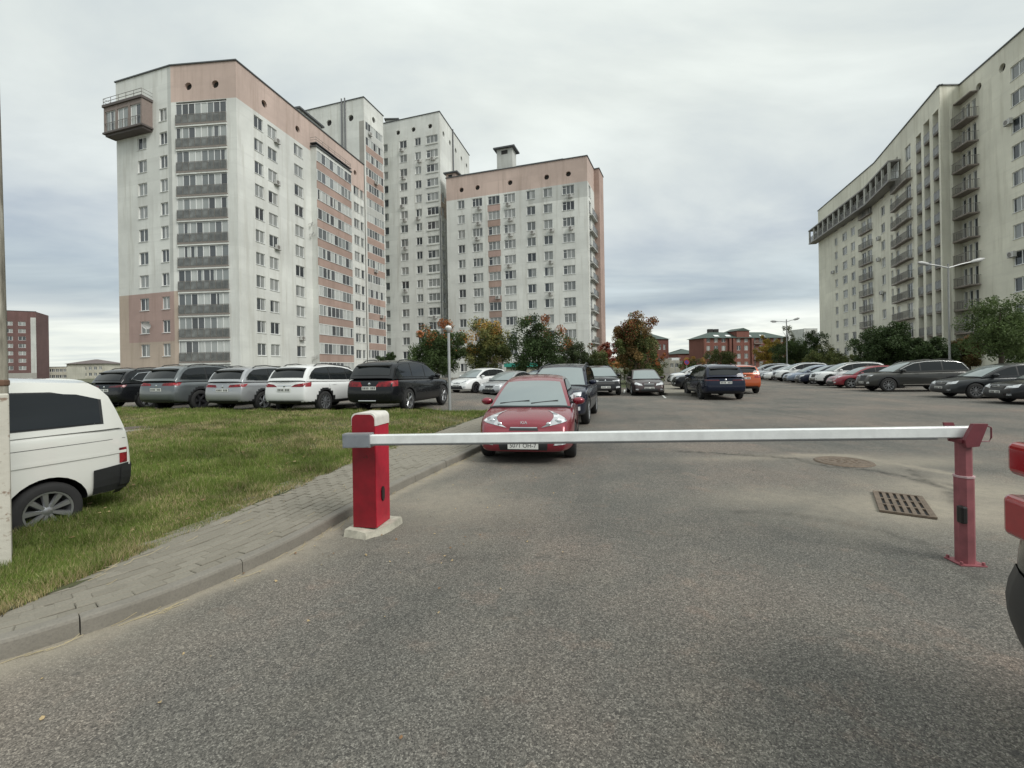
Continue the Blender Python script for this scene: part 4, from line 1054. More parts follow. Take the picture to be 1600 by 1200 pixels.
for _ in range(340):
    if random.random() < .45: s, o = random.uniform(4, KL), random.uniform(KW + PW - .3, KW + PW + 4)
    else: s, o = random.uniform(1, 11), random.uniform(-2.5, 0)
    p, t = kerb_at(s, o); 
    if o > KW + PW: z = float(gz(np.array([p.x]), np.array([p.y]))[0]) + .05
    elif o > 0: z = .12
    else: z = .006
    r_ = random.uniform(.012, .03) if o > 0 else random.uniform(.006, .014); a = random.random() * 6.3
    vs = [p + Vector((math.cos(a + k * 1.257) * r_ * random.uniform(.6, 1.1), math.sin(a + k * 1.257) * r_, z + random.uniform(0, .012))) for k in range(5)]
    lv.add(vs, ((0, 1, 2, 3, 4),), 0 if random.random() < .6 else 1)
tag(lv.obj('fallen_leaves', [simple('leaf_tan', (.40, .30, .16), .7), simple('leaf_brown', (.2, .11, .05), .7)]), 'small fallen leaves scattered over lawn and asphalt', 'leaves', kind='stuff')
# soil slab on the lawn
p = gp(205, 672, .3); 
sb = thing('concrete_slab', 'worn concrete well cover sunk in the lawn behind the white van', 'well cover', (p.x, p.y, .22), .2)
mb = MB(); mb.lathe([(0.001, .12), (.52, .12), (.55, .10), (.56, -.1)], 20); mb.obj('slab', CONC, sb, smooth=40)
mb = MB(); mb.lathe([(0.001, .14), (.26, .14), (.28, .12)], 16); mb.obj('lid', simple('rusty_iron', (.09, .07, .055), .8), sb)

# right hand kerbed corner
ctr = gp(1572, 745); rk = MB(); rim, rimi = [], []
pc = Vector((ctr.x + 2.3, ctr.y - .3, 0))
Rr = 1.5
outl = []
for k in range(17):
    a = math.radians(180 + 90 - k * 11); outl.append(pc + Vector((math.cos(a) * Rr, math.sin(a) * Rr, 0)))
outl = [outl[0] + Vector((14, -3.7, 0))] + outl + [outl[-1] + RP * 14]
def ribbon(mb, pts, o0, o1, z0, z1, m=0):
    P0, P1 = [], []
    for i, p in enumerate(pts):
        t = (pts[min(i + 1, len(pts) - 1)] - pts[max(0, i - 1)]).normalized(); nn = Vector((t.y, -t.x, 0)); P0.append(p + nn * o0); P1.append(p + nn * o1)
    for i in range(len(pts) - 1):
        mb.quad(P0[i] + Vector((0, 0, z1)), P0[i + 1] + Vector((0, 0, z1)), P1[i + 1] + Vector((0, 0, z1)), P1[i] + Vector((0, 0, z1)), m)
        mb.quad(P0[i] + Vector((0, 0, z0)), P0[i + 1] + Vector((0, 0, z0)), P0[i + 1] + Vector((0, 0, z1)), P0[i] + Vector((0, 0, z1)), m)
    return P1
mb = MB(); inn = ribbon(mb, outl, 0, .15, -.05, .15); struct(mb.obj('side_kerb', CONC))
cs = MB(); poly = [p + Vector((0, 0, .145)) for p in inn]
cs.add(poly, (tuple(range(len(poly))),)); struct(cs.obj('side_pavement', PAV))

# traffic island and far verge
def kerbed_island(name, pts, topmat, h=.13):
    mb = MB(); pts = [Vector((p[0], p[1], 0)) for p in pts]; c = sum(pts, Vector()) / len(pts)
    inn = [p + (c - p).normalized() * .18 for p in pts]; n = len(pts)
    for i in range(n):
        j = (i + 1) % n
        mb.quad(pts[i] + Vector((0, 0, -.05)), pts[j] + Vector((0, 0, -.05)), pts[j] + Vector((0, 0, h)), pts[i] + Vector((0, 0, h)), 0)
        mb.quad(pts[i] + Vector((0, 0, h)), pts[j] + Vector((0, 0, h)), inn[j] + Vector((0, 0, h)), inn[i] + Vector((0, 0, h)), 0)
    mb.add([p + Vector((0, 0, h - .003)) for p in inn], (tuple(range(n)),), 1)
    return struct(mb.obj(name, [CONC, topmat]))
iA = gp(1043, 618); kerbed_island('island', [iA, iA + RP * 1.2 - RD * .3, iA + RP * 2.3 + RD * .5, iA + RP * 2.6 + RD * 14, iA - RP * .2 + RD * 14, iA - RP * .3 + RD * .8], PAV)
vA = gp(600, 600); 
kerbed_island('verge', [(-30, 33), (-12, 32), (9.0, 31.5), (11, 34), (14.5, 48), (-30, 60)], DIRT)
kerbed_island('right_verge', [tuple((gp(1600, 590) + RP * 14)[:2]), tuple((Vector((32.5, 20, 0)))[:2]), (39, 46), (42, 60), (60, 60), (60, 20)], DIRT)
LINEM = simple('worn_line_paint', (.55, .55, .52), .8, var=.4, scale=9)
mb = MB()
for px, py in ((975, 614), (1040, 622), (922, 621)):
    p = gp(px, py); q_ = p + RD * 4.2; n_ = RP * .05
    mb.quad(p - n_ + Vector((0, 0, .004)), p + n_ + Vector((0, 0, .004)), q_ + n_ + Vector((0, 0, .004)), q_ - n_ + Vector((0, 0, .004)))
struct(mb.obj('road_marking', LINEM))

# ------------------------------------------------------------------ barrier
RED = simple('barrier_red_paint', (0.40, 0.010, 0.030), .45, coat=.1, var=.16, scale=9)
bl = gp(572, 818, .13)
ba = thing('barrier_cabinet', 'red barrier cabinet with white rounded cap holding the white boom', 'barrier', (bl.x + .0, bl.y + .19, .073), -math.radians(11))
hw, hd, Hh = .125, .15, 1.14
prof = []
rr = .055
for k in range(7): a = math.pi / 2 * k / 6; prof.append((hw - rr + rr * math.sin(math.pi / 2 - a) * 1.0, Hh - rr + rr * math.sin(a)))
def cab(mb, hw, y0, y1, zb, H, r, m_side, m_top):
    pts = [(hw, zb)] + [(hw - r + r * math.cos(a), H - r + r * math.sin(a)) for a in np.linspace(0, math.pi / 2, 7)]
    pts = pts + [(-x, z) for x, z in pts[::-1]]
    n = len(pts)
    v = [(x, y0, z) for x, z in pts] + [(x, y1, z) for x, z in pts]
    for i in range(n - 1):
        mb.add([v[i], v[i + 1], v[n + i + 1], v[n + i]], ((0, 3, 2, 1),), m_top if pts[i][1] > H - r - .001 and pts[i + 1][1] > H - r - .001 else m_side)
    mb.add(v[:n], (tuple(range(n)),), m_side); mb.add(v[n:], (tuple(range(n - 1, -1, -1)),), m_side)
mb = MB(); cab(mb, hw, -hd + .012, hd, 0, Hh, rr, 0, 0); mb.obj('housing', RED, ba, smooth=30)
mb = MB(); cab(mb, hw + .006, -hd + .004, hd + .006, 1.02, Hh + .008, rr, 0, 0); mb.obj('cap', simple('cap_white', (.62, .60, .55), .5, var=.15, scale=8), ba, smooth=30)
REDD = simple('barrier_door_red', (0.20, 0.002, 0.010), .55, coat=.0, var=.2, scale=7)
mb = MB(); cab(mb, hw - .004, -hd - .004, -hd + .014, 0.004, Hh - .006, rr, 0, 0); mb.obj('door', REDD, ba, smooth=30)
mb = MB(); mb.lathe([(.001, .0), (.022, 0), (.024, -.006)], 16, 0, 'y'); 
mb = MB(); 
M = Matrix.Translation((hw + .002, -.01, .31)) 
vs = []
for k in range(24):
    t = 2 * math.pi * k / 24; vs.append(M @ Vector((0.012, .028 * math.cos(t), .055 * math.sin(t) + (.02 if math.sin(t) > 0 else -.02))))
vs2 = [v + Vector((-.014, 0, 0)) for v in vs]
mb.add(vs + vs2, [tuple(range(24))] + [(k, k + 24, (k + 1) % 24 + 24, (k + 1) % 24) for k in range(24)])
mb.obj('lock_cover', simple('black_plastic', (.012, .012, .012), .35), ba)
mb = MB()
for x, z, w_ in ((.0, .70, .018), (.035, .70, .014), (.03, .715, .012)): mb.box(x, x + w_, -hd - .0065, -hd - .0035, z, z + .012)
mb.obj('old_sticker', simple('sticker_remains', (.12, .02, .02), .8), ba)
# footing
ft = thing('barrier_footing', 'broken pale concrete footing under the red barrier cabinet', 'footing', (ba.location.x, ba.location.y, 0), -math.radians(14))
mb = MB(); outp = [(-.20, -.27), (-.02, -.29), (.10, -.30), (.15, -.21), (.21, -.15), (.245, .02), (.25, .28), (-.20, .30)]
outp = [(x * .86, y * .86) for x, y in outp]; tp = [Vector((x * .97, y * .97, .072 - (.014 if k in (2, 3) else 0))) for k, (x, y) in enumerate(outp)]; bt = [Vector((x * 1.03, y * 1.03, -.02)) for x, y in outp]
n = len(outp); mb.add(tp + bt, [tuple(range(n))] + [(k, k + n, (k + 1) % n + n, (k + 1) % n) for k in range(n)])
mb.obj('footing', simple('footing_concrete', (.42, .40, .33), .9, var=.25, scale=14, bump=.3), ft)
# boom
pp_y = gp(1520, 884).y + .06
def pt3(px, py, Y): a, b = un(px, py); return Vector((a * Y, Y, HC - b * Y))
yb = ba.location.y - .30
Pl, Pr = pt3(545, 687, yb + .03), pt3(1524, 674.5, pp_y)
bv = (Pr - Pl); BL = bv.length
M = Matrix.Translation(Pl) @ bv.to_track_quat('X', 'Z').to_matrix().to_4x4()
bo = thing('barrier_boom', 'long white barrier boom lying across the entrance lane', 'barrier boom', Pl); bo.matrix_world = M
BW_ = simple('boom_white_paint', (.72, .74, .73), .35, coat=.2, var=.10, scale=9)
mb = MB(); hh, tt = .046, .03
sec = [(-tt, -hh * .8), (-tt * .75, -hh), (tt * .75, -hh), (tt, -hh * .8), (tt, hh * .8), (tt * .75, hh), (-tt * .75, hh), (-tt, hh * .8)]
v = [(x, a, b) for x in (.15, BL) for a, b in sec]; n = 8
mb.add(v, [(k, (k + 1) % n, n + (k + 1) % n, n + k) for k in range(n)] + [tuple(range(n))[::-1], tuple(range(n, 2 * n))]); mb.obj('boom', BW_, bo)
mb = MB(); mb.box(.16, BL - .3, -.032, .032, -.056, -.0465); mb.obj('rubber_edge', simple('grey_rubber', (.09, .09, .09), .7), bo)
GREYM = simple('bracket_grey', (.30, .31, .32), .45, .4)
mb = MB(); mb.box(-.04, .235, -.05, .05, -.072, .062); mb.obj('clamp', GREYM, bo)
mb = MB(); mb.box(-.035, .23, -.057, -.0503, -.066, .05)
for x in (-.02, .1, .215):
    for z in (-.055, .042): mb.lathe([(.001, -.064), (.007, -.064), (.007, -.056)], 8, 0, 'y', Matrix.Translation((x, 0, z)))
mb.obj('clamp_cover', simple('bracket_plate', (.26, .28, .31), .4, .5), bo)
# post
pb = gp(1520, 884); pp = thing('boom_rest_post', 'weathered pink red post catching the end of the barrier boom', 'post', (pb.x, pb.y + .06, 0), -math.radians(8))
PK = simple('faded_red_paint', (.24, .075, .085), .55, var=.25, scale=7); PKD = simple('dark_red_paint', (.15, .03, .04), .45, var=.15, scale=9)
mb = MB()
for r_, z0, z1 in ((.064, .008, .70),):
    mb.lathe([(r_, z0), (r_, z1)], 8, 0, 'z', Matrix.Rotation(math.radians(22.5), 4, 'Z'))
mb.obj('sleeve', PK, pp)
mb = MB(); mb.lathe([(.069, .70), (.069, .715), (.05, .715)], 8, 0, 'z', Matrix.Rotation(math.radians(22.5), 4, 'Z')); mb.obj('collar', simple('pale_edge', (.5, .35, .36), .6), pp)
zt = Pr.z - .055
mb = MB(); mb.lathe([(.054, .60), (.054, zt)], 8, 0, 'z', Matrix.Rotation(math.radians(22.5), 4, 'Z')); mb.lathe([(.054, zt), (.001, zt)], 8, 0, 'z', Matrix.Rotation(math.radians(22.5), 4, 'Z')); mb.obj('inner_post', PK, pp)
mb = MB()
def slab_poly(mb, pts, y0, y1, m=0):
    n = len(pts); mb.add([(x, y0, z) for x, z in pts] + [(x, y1, z) for x, z in pts], [tuple(range(n))[::-1], tuple(range(n, 2 * n))] + [(k, (k + 1) % n, n + (k + 1) % n, n + k) for k in range(n)], m)
slab_poly(mb, [(-.04, zt - .06), (.05, zt - .05), (.115, zt + .13), (.015, zt + .13), (-.05, zt + .0)], -.085, -.05)
slab_poly(mb, [(-.06, zt - .03), (.04, zt - .03), (-.03, zt + .125), (-.10, zt + .125)], .052, .07)
mb.box(-.06, .07, -.062, .052, zt - .03, zt - .004)
mb.obj('fork', PKD, pp)
mb = MB(); mb.tube([(.105, -.07, zt + .12), (.145, -.07, zt + .10), (.145, -.07, zt + .02), (.13, -.07, zt - .01), (.06, -.07, zt - .01)], .006, 6); mb.obj('lock_loop', PKD, pp)
mb = MB(); mb.box(-.085, -.04, -.09, -.03, .34, .48); o = mb.obj('reflector', MAT['black_plastic'], pp)
bv_ = o.modifiers.new('b', 'BEVEL'); bv_.width = .012; bv_.segments = 2
mb = MB(); mb.box(-.095, .095, -.085, .085, .002, .010); 
for x in (-.078, .078):
    for y in (-.068, .068): mb.lathe([(.001, .032), (.012, .032), (.012, .012)], 6, 0, 'z', Matrix.Translation((x, y, 0)))
mb.obj('base_plate', PK, pp)
# drain grate
c1, c2, c3, c4 = gp(1362, 769), gp(1437, 778), gp(1470, 813), gp(1376, 801)
gc = (c1 + c2 + c3 + c4) / 4; du = ((c2 - c1) + (c3 - c4)) / 2; dv = ((c1 - c4) + (c2 - c3)) / 2
gr = thing('drain_grate', 'cast iron drain grate with three rows of slots in the asphalt', 'drain', (gc.x, gc.y, .006), math.atan2(du.y, du.x))
W_, V_ = du.length, abs(dv.dot(Vector((-du.y, du.x, 0)).normalized()))
IRON = simple('cast_iron', (.15, .115, .085), .7, .3, var=.3, scale=20, bump=.2)
mb = MB(); t = .035
mb.box(-W_ / 2, W_ / 2, -V_ / 2, -V_ / 2 + t, 0, .02); mb.box(-W_ / 2, W_ / 2, V_ / 2 - t, V_ / 2, 0, .02); mb.box(-W_ / 2, -W_ / 2 + t, -V_ / 2 + t, V_ / 2 - t, 0, .02); mb.box(W_ / 2 - t, W_ / 2, -V_ / 2 + t, V_ / 2 - t, 0, .02); mb.obj('frame', IRON, gr)
iw, iv = W_ - 2 * t, V_ - 2 * t; mb = MB()
for r_ in range(1, 3): y = -iv / 2 + iv * r_ / 3; mb.box(-iw / 2, iw / 2, y - .02, y + .02, 0, .017)
for k in range(0, 7): x = -iw / 2 + iw * k / 6; mb.box(max(-iw / 2, x - .018), min(iw / 2, x + .018), -iv / 2, iv / 2, 0, .0185)
mb.obj('bars', IRON, gr)
mb = MB(); mb.quad((-iw / 2, -iv / 2, -.002), (iw / 2, -iv / 2, -.002), (iw / 2, iv / 2, -.002), (-iw / 2, iv / 2, -.002)); mb.obj('pit', DARK, gr)
# manhole cover
mc = gp(1318, 722); mh = thing('manhole_cover', 'round rusty manhole cover in the broken asphalt behind the boom', 'manhole cover', (mc.x, mc.y, .004))
mb = MB(); mb.lathe([(.001, .016), (.30, .016), (.31, .01), (.33, .01), (.35, .018), (.40, .016), (.42, 0)], 32)
for k in range(24):
    a = k * 2.39996; r_ = .05 * math.sqrt(k + .5); x, y = math.cos(a) * r_ , math.sin(a) * r_; mb.box(x - .02, x + .02, y - .008, y + .008, .0163, .022)
mb.obj('cover', IRON, mh)

# ------------------------------------------------------------------ lamps, posts, signs
ll = gp(703, 641, .2)
lp = thing('street_lamp', 'slim grey lamp post with small white head standing on the lawn edge', 'street lamp', (ll.x, ll.y, .1), 0)
S = ll.y / FPX
hl = HC - un(696, 516)[1] * ll.y - .1
mb = MB(); tx = un(695, 512)[0] * ll.y - ll.x + .0
mb.tube([(0, 0, 0), (0, 0, 1.0), (0, 0, hl)], [.055, .05, .045], 10); mb.obj('pole', GALV, lp, smooth=40)
mb = MB(); mb.lathe([(.04, hl - .10), (.07, hl - .06), (.07, hl)], 14); mb.obj('collar', RAILM, lp)
mb = MB(); mb.lathe([(.07, hl), (.10, hl + .04), (.115, hl + .09), (.08, hl + .15), (.001, hl + .17)], 16); mb.obj('lamp_head', simple('lamp_white', (.7, .7, .68), .4), lp, smooth=40)
def street_lamp(px, pyb, pyt, Y, arms, label, zb=0.0):
    x = un(px, pyb)[0] * Y; H = HC - un(px, pyt)[1] * Y
    root = thing('street_lamp', label, 'street lamp', (x, Y, zb))
    mb = MB(); mb.tube([(0, 0, -.2), (0, 0, H)], [.075, .05], 10); mb.obj('pole', simple('lamp_pole_paint', (.27, .275, .27), .6), root, smooth=40)
    for (ax_, ay_) in arms:
        tip = Vector((un(ax_, ay_)[0] * Y - x, -.0, HC - un(ax_, ay_)[1] * Y)); s0 = Vector((0, 0, H - .3))
        mb = MB(); d = tip - s0; mb.tube([s0, s0 + d * .35 + Vector((0, 0, .03)), s0 + d * .75], .04, 6); mb.obj('arm', GALV, root)
        mb = MB(); u_ = d.normalized(); L_ = max(.7, d.length * .38)
        secs = [(tip - u_ * L_, .06), (tip - u_ * L_ * .8, .12), (tip - u_ * L_ * .3, .14), (tip, .05)]
        mb.tube([s_[0] for s_ in secs], [s_[1] for s_ in secs], 8); o = mb.obj('lamp_head', simple('lamp_housing', (.45, .45, .44), .5), root, smooth=50)
        o.scale = (1, 1, 1)
street_lamp(1230, 578, 499, 52, [(1204, 502), (1249, 497)], 'distant double armed street lamp in front of the far hedge')
street_lamp(1484, 563, 412, 32, [(1434, 410), (1538, 404)], 'tall double armed street lamp before the cream block')
# no parking sign
Yg = 60.; x = un(1073, 566)[0] * Yg; z = HC - un(1073, 566)[1] * Yg
sg = thing('road_sign', 'round blue no parking sign with red rim above the traffic island', 'road sign', (x, Yg, 0))
mb = MB(); mb.tube([(0, .05, 0), (0, .05, z + .3)], .04, 6); mb.obj('pole', GALV, sg)
mb = MB(); mb.lathe([(.001, -.012), (.27, -.012), (.27, 0)], 24, 0, 'y', Matrix.Translation((0, 0, z))); mb.obj('face', simple('sign_blue', (.03, .09, .35), .4), sg)
mb = MB(); mb.lathe([(.26, -.02), (.36, -.02), (.36, 0)], 24, 0, 'y', Matrix.Translation((0, 0, z))); mb.box(-.27, .27, -.022, -.014, -.035, .035, 0, Matrix.Translation((0, 0, z)) @ Matrix.Rotation(math.radians(-45), 4, 'Y')); mb.obj('rim', simple('sign_red', (.45, .03, .03), .4), sg)
Yg = 56.; x = un(1055, 561)[0] * Yg; z = HC - un(1055, 561)[1] * Yg
sg = thing('sign_board', 'small white rectangular sign board left of the round blue sign', 'sign', (x, Yg, 0))
mb = MB(); mb.box(-.45, .45, -.02, .02, z - .16, z + .16); mb.obj('board', W_FRAME, sg)
mb = MB(); mb.tube([(0, .05, 0), (0, .05, z)], .04, 6); mb.obj('pole', GALV, sg)
# leftmost pole and its concrete stub
sb_ = gp(8, 884, .14)
Yp = sb_.y
st = thing('utility_pole', 'grey weathered pole strapped to a peeling white concrete stub at the left edge', 'pole', (sb_.x, Yp, 0), math.radians(49))
PWD = NB('weathered_pole'); P_ = PWD.pos(); PWD.l(PWD.ramp(PWD.noise(P_, 1.0, 6, .6, (12, 12, 2.2)), ((.35, (.13, .12, .095)), (.55, (.33, .31, .25)), (.7, (.5, .48, .42)))), PWD.p.inputs['Base Color']); PWD.p.inputs['Roughness'].default_value = .85
PST = NB('peeling_stub'); P_ = PST.pos()
c = PST.mix(PST.noise(P_, 5, 6, .6), (.42, .40, .34), (.60, .58, .51)); c = PST.mix(PST.ramp(PST.noise(P_, 1, 6, .65, (10, 10, 16)), ((.56, 0), (.63, .75))), c, (.16, .085, .045))
PST.l(c, PST.p.inputs['Base Color']); PST.p.inputs['Roughness'].default_value = .85; PST.bump(PST.noise(P_, 30, 5, .6), .4, .01)
xr = .035
ztop = HC - un(17, 615)[1] * Yp
mb = MB(); mb.box(xr - .24, xr, -.09, .09, -.1, ztop); o = mb.obj('stub', PST.m, st)
bv_ = o.modifiers.new('b', 'BEVEL'); bv_.width = .01; bv_.segments = 2
xp = .045
mb = MB(); mb.tube([(xp - .11, .2, -.1), (xp - .11, .2, 2.0), (xp - .15, .2, 9.5)], [.11, .10, .07], 16); mb.obj('pole', PWD.m, st, smooth=60)
mb = MB()
for z in (ztop + .06,): mb.lathe([(.105, z), (.11, z + .01), (.11, z + .04), (.105, z + .05)], 16, 0, 'z', Matrix.Translation((xp - .11, .2, 0)))
mb.obj('strap', simple('rust_strap', (.14, .08, .05), .8), st)

# ------------------------------------------------------------------ trees
BARK = simple('bark', (.075, .06, .045), .9, var=.3, scale=8)
def crown_mesh(name, cx_, rad, n_cl, per, leaf, cf, seed, flat=.0, cone=0.0):
    r_ = np.random.default_rng(seed)
    d = r_.normal(size=(n_cl, 3)); d /= np.linalg.norm(d, axis=1)[:, None]
    rr_ = r_.random(n_cl) ** .45; c = d * rr_[:, None]
    if cone: c[:, :2] *= (1 - cone * (c[:, 2:3] * .5 + .5))
    bump_ = 1 + .22 * np.sin(3.1 * d[:, 0] * 2 + seed) * np.cos(2.3 * d[:, 2] * 2 + 1.7 * seed)
    c = c * bump_[:, None] * np.array(rad)
    cr_ = r_.uniform(.14, .30, n_cl) * (sum(rad) / 3)
    idx = np.repeat(np.arange(n_cl), per); n = len(idx)
    q = r_.normal(size=(n, 3)); q /= np.linalg.norm(q, axis=1)[:, None]
    p = c[idx] + q * (cr_[idx] * r_.random(n) ** .4)[:, None]; p[:, 2] = np.where(p[:, 2] < -rad[2] * .98, -rad[2] * .98 + .1 * r_.random(n), p[:, 2])
    a = r_.normal(size=(n, 3)); a /= np.linalg.norm(a, axis=1)[:, None]; b = np.cross(a, r_.normal(size=(n, 3))); b /= np.linalg.norm(b, axis=1)[:, None] + 1e-9
    s = (leaf * r_.uniform(.6, 1.25, n))[:, None]
    v = np.stack([p - a * s * .5, p + b * s * .35, p + a * s * .6, p - b * s * .35], 1) + np.array(cx_)
    rel = p / np.array(rad)
    col = cf(rel, c[idx] / np.array(rad), r_, idx) * r_.uniform(.75, 1.25, n)[:, None] * (.72 + .5 * r_.random(n_cl))[idx][:, None]
    me = bpy.data.meshes.new(name); me.vertices.add(n * 4); me.vertices.foreach_set('co', v.ravel()); me.loops.add(n * 4); me.loops.foreach_set('vertex_index', np.arange(n * 4))
    me.polygons.add(n); me.polygons.foreach_set('loop_start', np.arange(0, n * 4, 4)); me.polygons.foreach_set('loop_total', np.full(n, 4))
    at = me.attributes.new('tint', 'FLOAT_COLOR', 'FACE'); c4 = np.ones((n, 4), np.float32); c4[:, :3] = np.clip(col, 0, 1); at.data.foreach_set('color', c4.ravel())
    me.materials.append(LEAF); me.update(); return me
GR = np.array([.055, .088, .030]); GR2 = np.array([.088, .125, .044]); RE = np.array([.30, .085, .040]); OR = np.array([.38, .17, .055]); YE = np.array([.42, .30, .06]); DR = np.array([.19, .055, .042]); OL = np.array([.15, .15, .05])
def pal(base, tops=None, tz=.4, k=3.0, xs=0.0, mix2=None):
    def f(rel, crel, r_, idx):
        n = len(rel); c = base[0] + (base[1] - base[0]) * r_.random(n)[:, None]
        if tops is not None:
            t = np.clip((crel[:, 2] + xs * crel[:, 0] + .35 * np.sin(crel[:, 0] * 7 + crel[:, 1] * 5) - tz) * k, 0, 1)
            m = r_.random(n) < t; tc_ = tops[0] + (tops[1] - tops[0]) * r_.random(n)[:, None]
            c = np.where(m[:, None], tc_, c)
        if mix2 is not None:
            m = (np.sin(idx * 12.9898) * 43758.5453 % 1) < mix2[1]; c = np.where(m[:, None], mix2[0] * (.7 + .6 * r_.random(n)[:, None]), c)
        return c
    return f
def tree(name, label, cat, px0, px1, pyt, pyb, Y, cf, seed, trunk=True, n_cl=60, per=110, leaf=.22, group=None, crown_bottom=None, cone=0.0, ry=None):
    x0, x1 = un(px0, 560)[0] * Y, un(px1, 560)[0] * Y; zt_ = HC - un((px0 + px1) / 2, pyt)[1] * Y
    zb = max(.1, HC - un((px0 + px1) / 2, pyb)[1] * Y); x = (x0 + x1) / 2; rx = (x1 - x0) / 2 * .93; n_cl = int(n_cl * 1.35); per = int(per * 1.9); leaf *= .74
    root = thing(name, label, cat, (x, Y, 0), 0, group)
    zc_, rz_ = (zt_ + zb) / 2, (zt_ - zb) / 2 * .92
    if trunk:
        r_ = random.Random(seed); mb = MB()
        h = zc_; mb.tube([(0, 0, -.2), (.05, 0, h * .5), (-.05, .05, h), (.05, 0, h + rz_ * .6)], [.16, .13, .09, .03], 8)
        for k in range(7):
            a = k * 2.4 + r_.random(); z0 = h * (.45 + .09 * k); e = Vector((math.cos(a) * rx * .75, math.sin(a) * rx * .6, z0 + rz_ * r_.uniform(.3, .9)))
            mb.tube([(0, 0, z0), e * .5 + Vector((0, 0, z0 * .5 + .1)), e], [.06, .04, .015], 5)
        mb.obj('trunk', BARK, root)
    m = crown_mesh('crown', (0, 0, zc_), (rx, ry or rx, rz_), n_cl, per, leaf, cf, seed, cone=cone)
    link('crown', m, root)
    return root
tree('maple_tree', 'dark green tree with orange top just left of the thin lamp post', 'tree', 640, 728, 503, 594, 40, pal((GR, GR2), (OR, RE * 1.2), .45, 1.6, .0), 3, n_cl=75, per=120, leaf=.2)
tree('maple_tree', 'olive and orange tree between the lamp post tree and the red topped tree', 'tree', 714, 802, 499, 594, 42, pal((GR, OL), (OR, YE), .25, 1.6, -.5, (OL * 1.3, .3)), 4, n_cl=75, per=120, leaf=.2)
tree('maple_tree', 'broad dark tree with red branches at its upper right', 'tree', 792, 890, 485, 594, 38, pal((GR * .8, GR), (RE, OR), .62, 2.2, .75), 5, n_cl=62, per=115, leaf=.2)
tree('shrub', 'loose grey green bush right of the red topped tree', 'bush', 862, 925, 530, 598, 40, pal((GR, np.array([.09, .10, .06]))), 6, n_cl=55, per=85, leaf=.16)
tree('shrub', 'dark green bush against the right edge of the pink topped block', 'bush', 908, 956, 540, 596, 41, pal((GR, OL), (DR, RE), .9), 7, n_cl=50, per=80, leaf=.16)
tree('shrub', 'small red leaved tree behind the bush left of the tall maple', 'bush', 930, 966, 532, 570, 44, pal((DR, RE), (RE, RE), .9), 8, n_cl=30, per=70, leaf=.16)
tree('maple_tree', 'tall dark red and green maple standing alone in the middle', 'tree', 955, 1028, 484, 592, 37, pal((GR2, OL), (DR, OR * .8), .05, 1.1, 0, (np.array([.20, .13, .05]), .2)), 9, n_cl=85, per=120, leaf=.19)
tree('shrub', 'orange red bush right of the tall maple trunk', 'bush', 1006, 1042, 545, 600, 45, pal((OL, GR), (RE, OR), .0), 10, n_cl=35, per=70, leaf=.16)
tree('shrub', 'low hedge like bush below the tall maple', 'bush', 955, 1035, 572, 602, 39, pal((GR, OL)), 11, trunk=False, n_cl=40, per=80, leaf=.15)
tree('shrub', 'olive shrub with yellow leaves beside the round blue sign', 'bush', 1058, 1098, 556, 585, 75, pal((OL, GR), (YE, OR), .2), 12, n_cl=35, per=70, leaf=.2)
tree('shrub', 'green tree in front of the long red building', 'tree', 1098, 1152, 542, 585, 95, pal((GR, OL)), 13, n_cl=45, per=80, leaf=.28)
tree('birch_tree', 'bright yellow tree in front of the right end of the long red building', 'tree', 1182, 1222, 524, 583, 90, pal((YE, YE * .8), (YE, YE), .9), 14, n_cl=45, per=90, leaf=.3)
tree('oak_tree', 'dark green tree behind the distant double lamp', 'tree', 1206, 1262, 527, 582, 80, pal((GR, GR2)), 15, n_cl=60, per=90, leaf=.28)
tree('poplar_tree', 'thin tall tree rising behind the distant double lamp', 'tree', 1221, 1242, 500, 560, 100, pal((GR, OL)), 16, n_cl=30, per=40, leaf=.25)
tree('oak_tree', 'dark round tree at the left end of the cream block', 'tree', 1246, 1292, 514, 580, 85, pal((GR * .8, GR)), 17, n_cl=55, per=90, leaf=.28)
tree('willow_tree', 'grey green bushy tree left of the cream block base', 'tree', 1262, 1322, 540, 588, 60, pal((GR2, OL)), 18, n_cl=60, per=90, leaf=.22)
tree('shrub', 'low olive hedge before the foot of the cream block', 'bush', 1300, 1352, 556, 586, 52, pal((OL, GR2)), 19, trunk=False, n_cl=45, per=80, leaf=.2)
tree('linden_tree', 'big dark round tree in front of the cream block left of the tall lamp', 'tree', 1343, 1428, 502, 580, 38, pal((GR * .75, GR)), 20, n_cl=85, per=120, leaf=.2)
tree('linden_tree', 'lower dark tree touching the tall lamp post at its left', 'tree', 1412, 1482, 524, 580, 36, pal((GR * .75, GR)), 21, n_cl=70, per=110, leaf=.2)
tree('shrub', 'brown and olive autumn bush between the tall lamp and the right tree', 'bush', 1490, 1535, 522, 575, 35, pal((OL, np.array([.12, .06, .03])), (DR, OL), .3), 22, n_cl=50, per=80, leaf=.17)
tree('ash_tree', 'feathery green tree at the right edge in front of the cream block', 'tree', 1515, 1612, 458, 572, 30, pal((GR2, GR2 * 1.3)), 23, n_cl=85, per=85, leaf=.16)
tree('ash_tree', 'dense green shrubs below the feathery tree at the right edge', 'tree', 1560, 1680, 490, 575, 33, pal((GR, GR2)), 24, n_cl=80, per=90, leaf=.18)
tree('shrub', 'dark climbing plant low at the foot of the left tower by the black suv', 'bush', 592, 622, 548, 578, 72, pal((GR, GR)), 25, trunk=False, n_cl=30, per=70, leaf=.25)
mass = []
hd = MB()
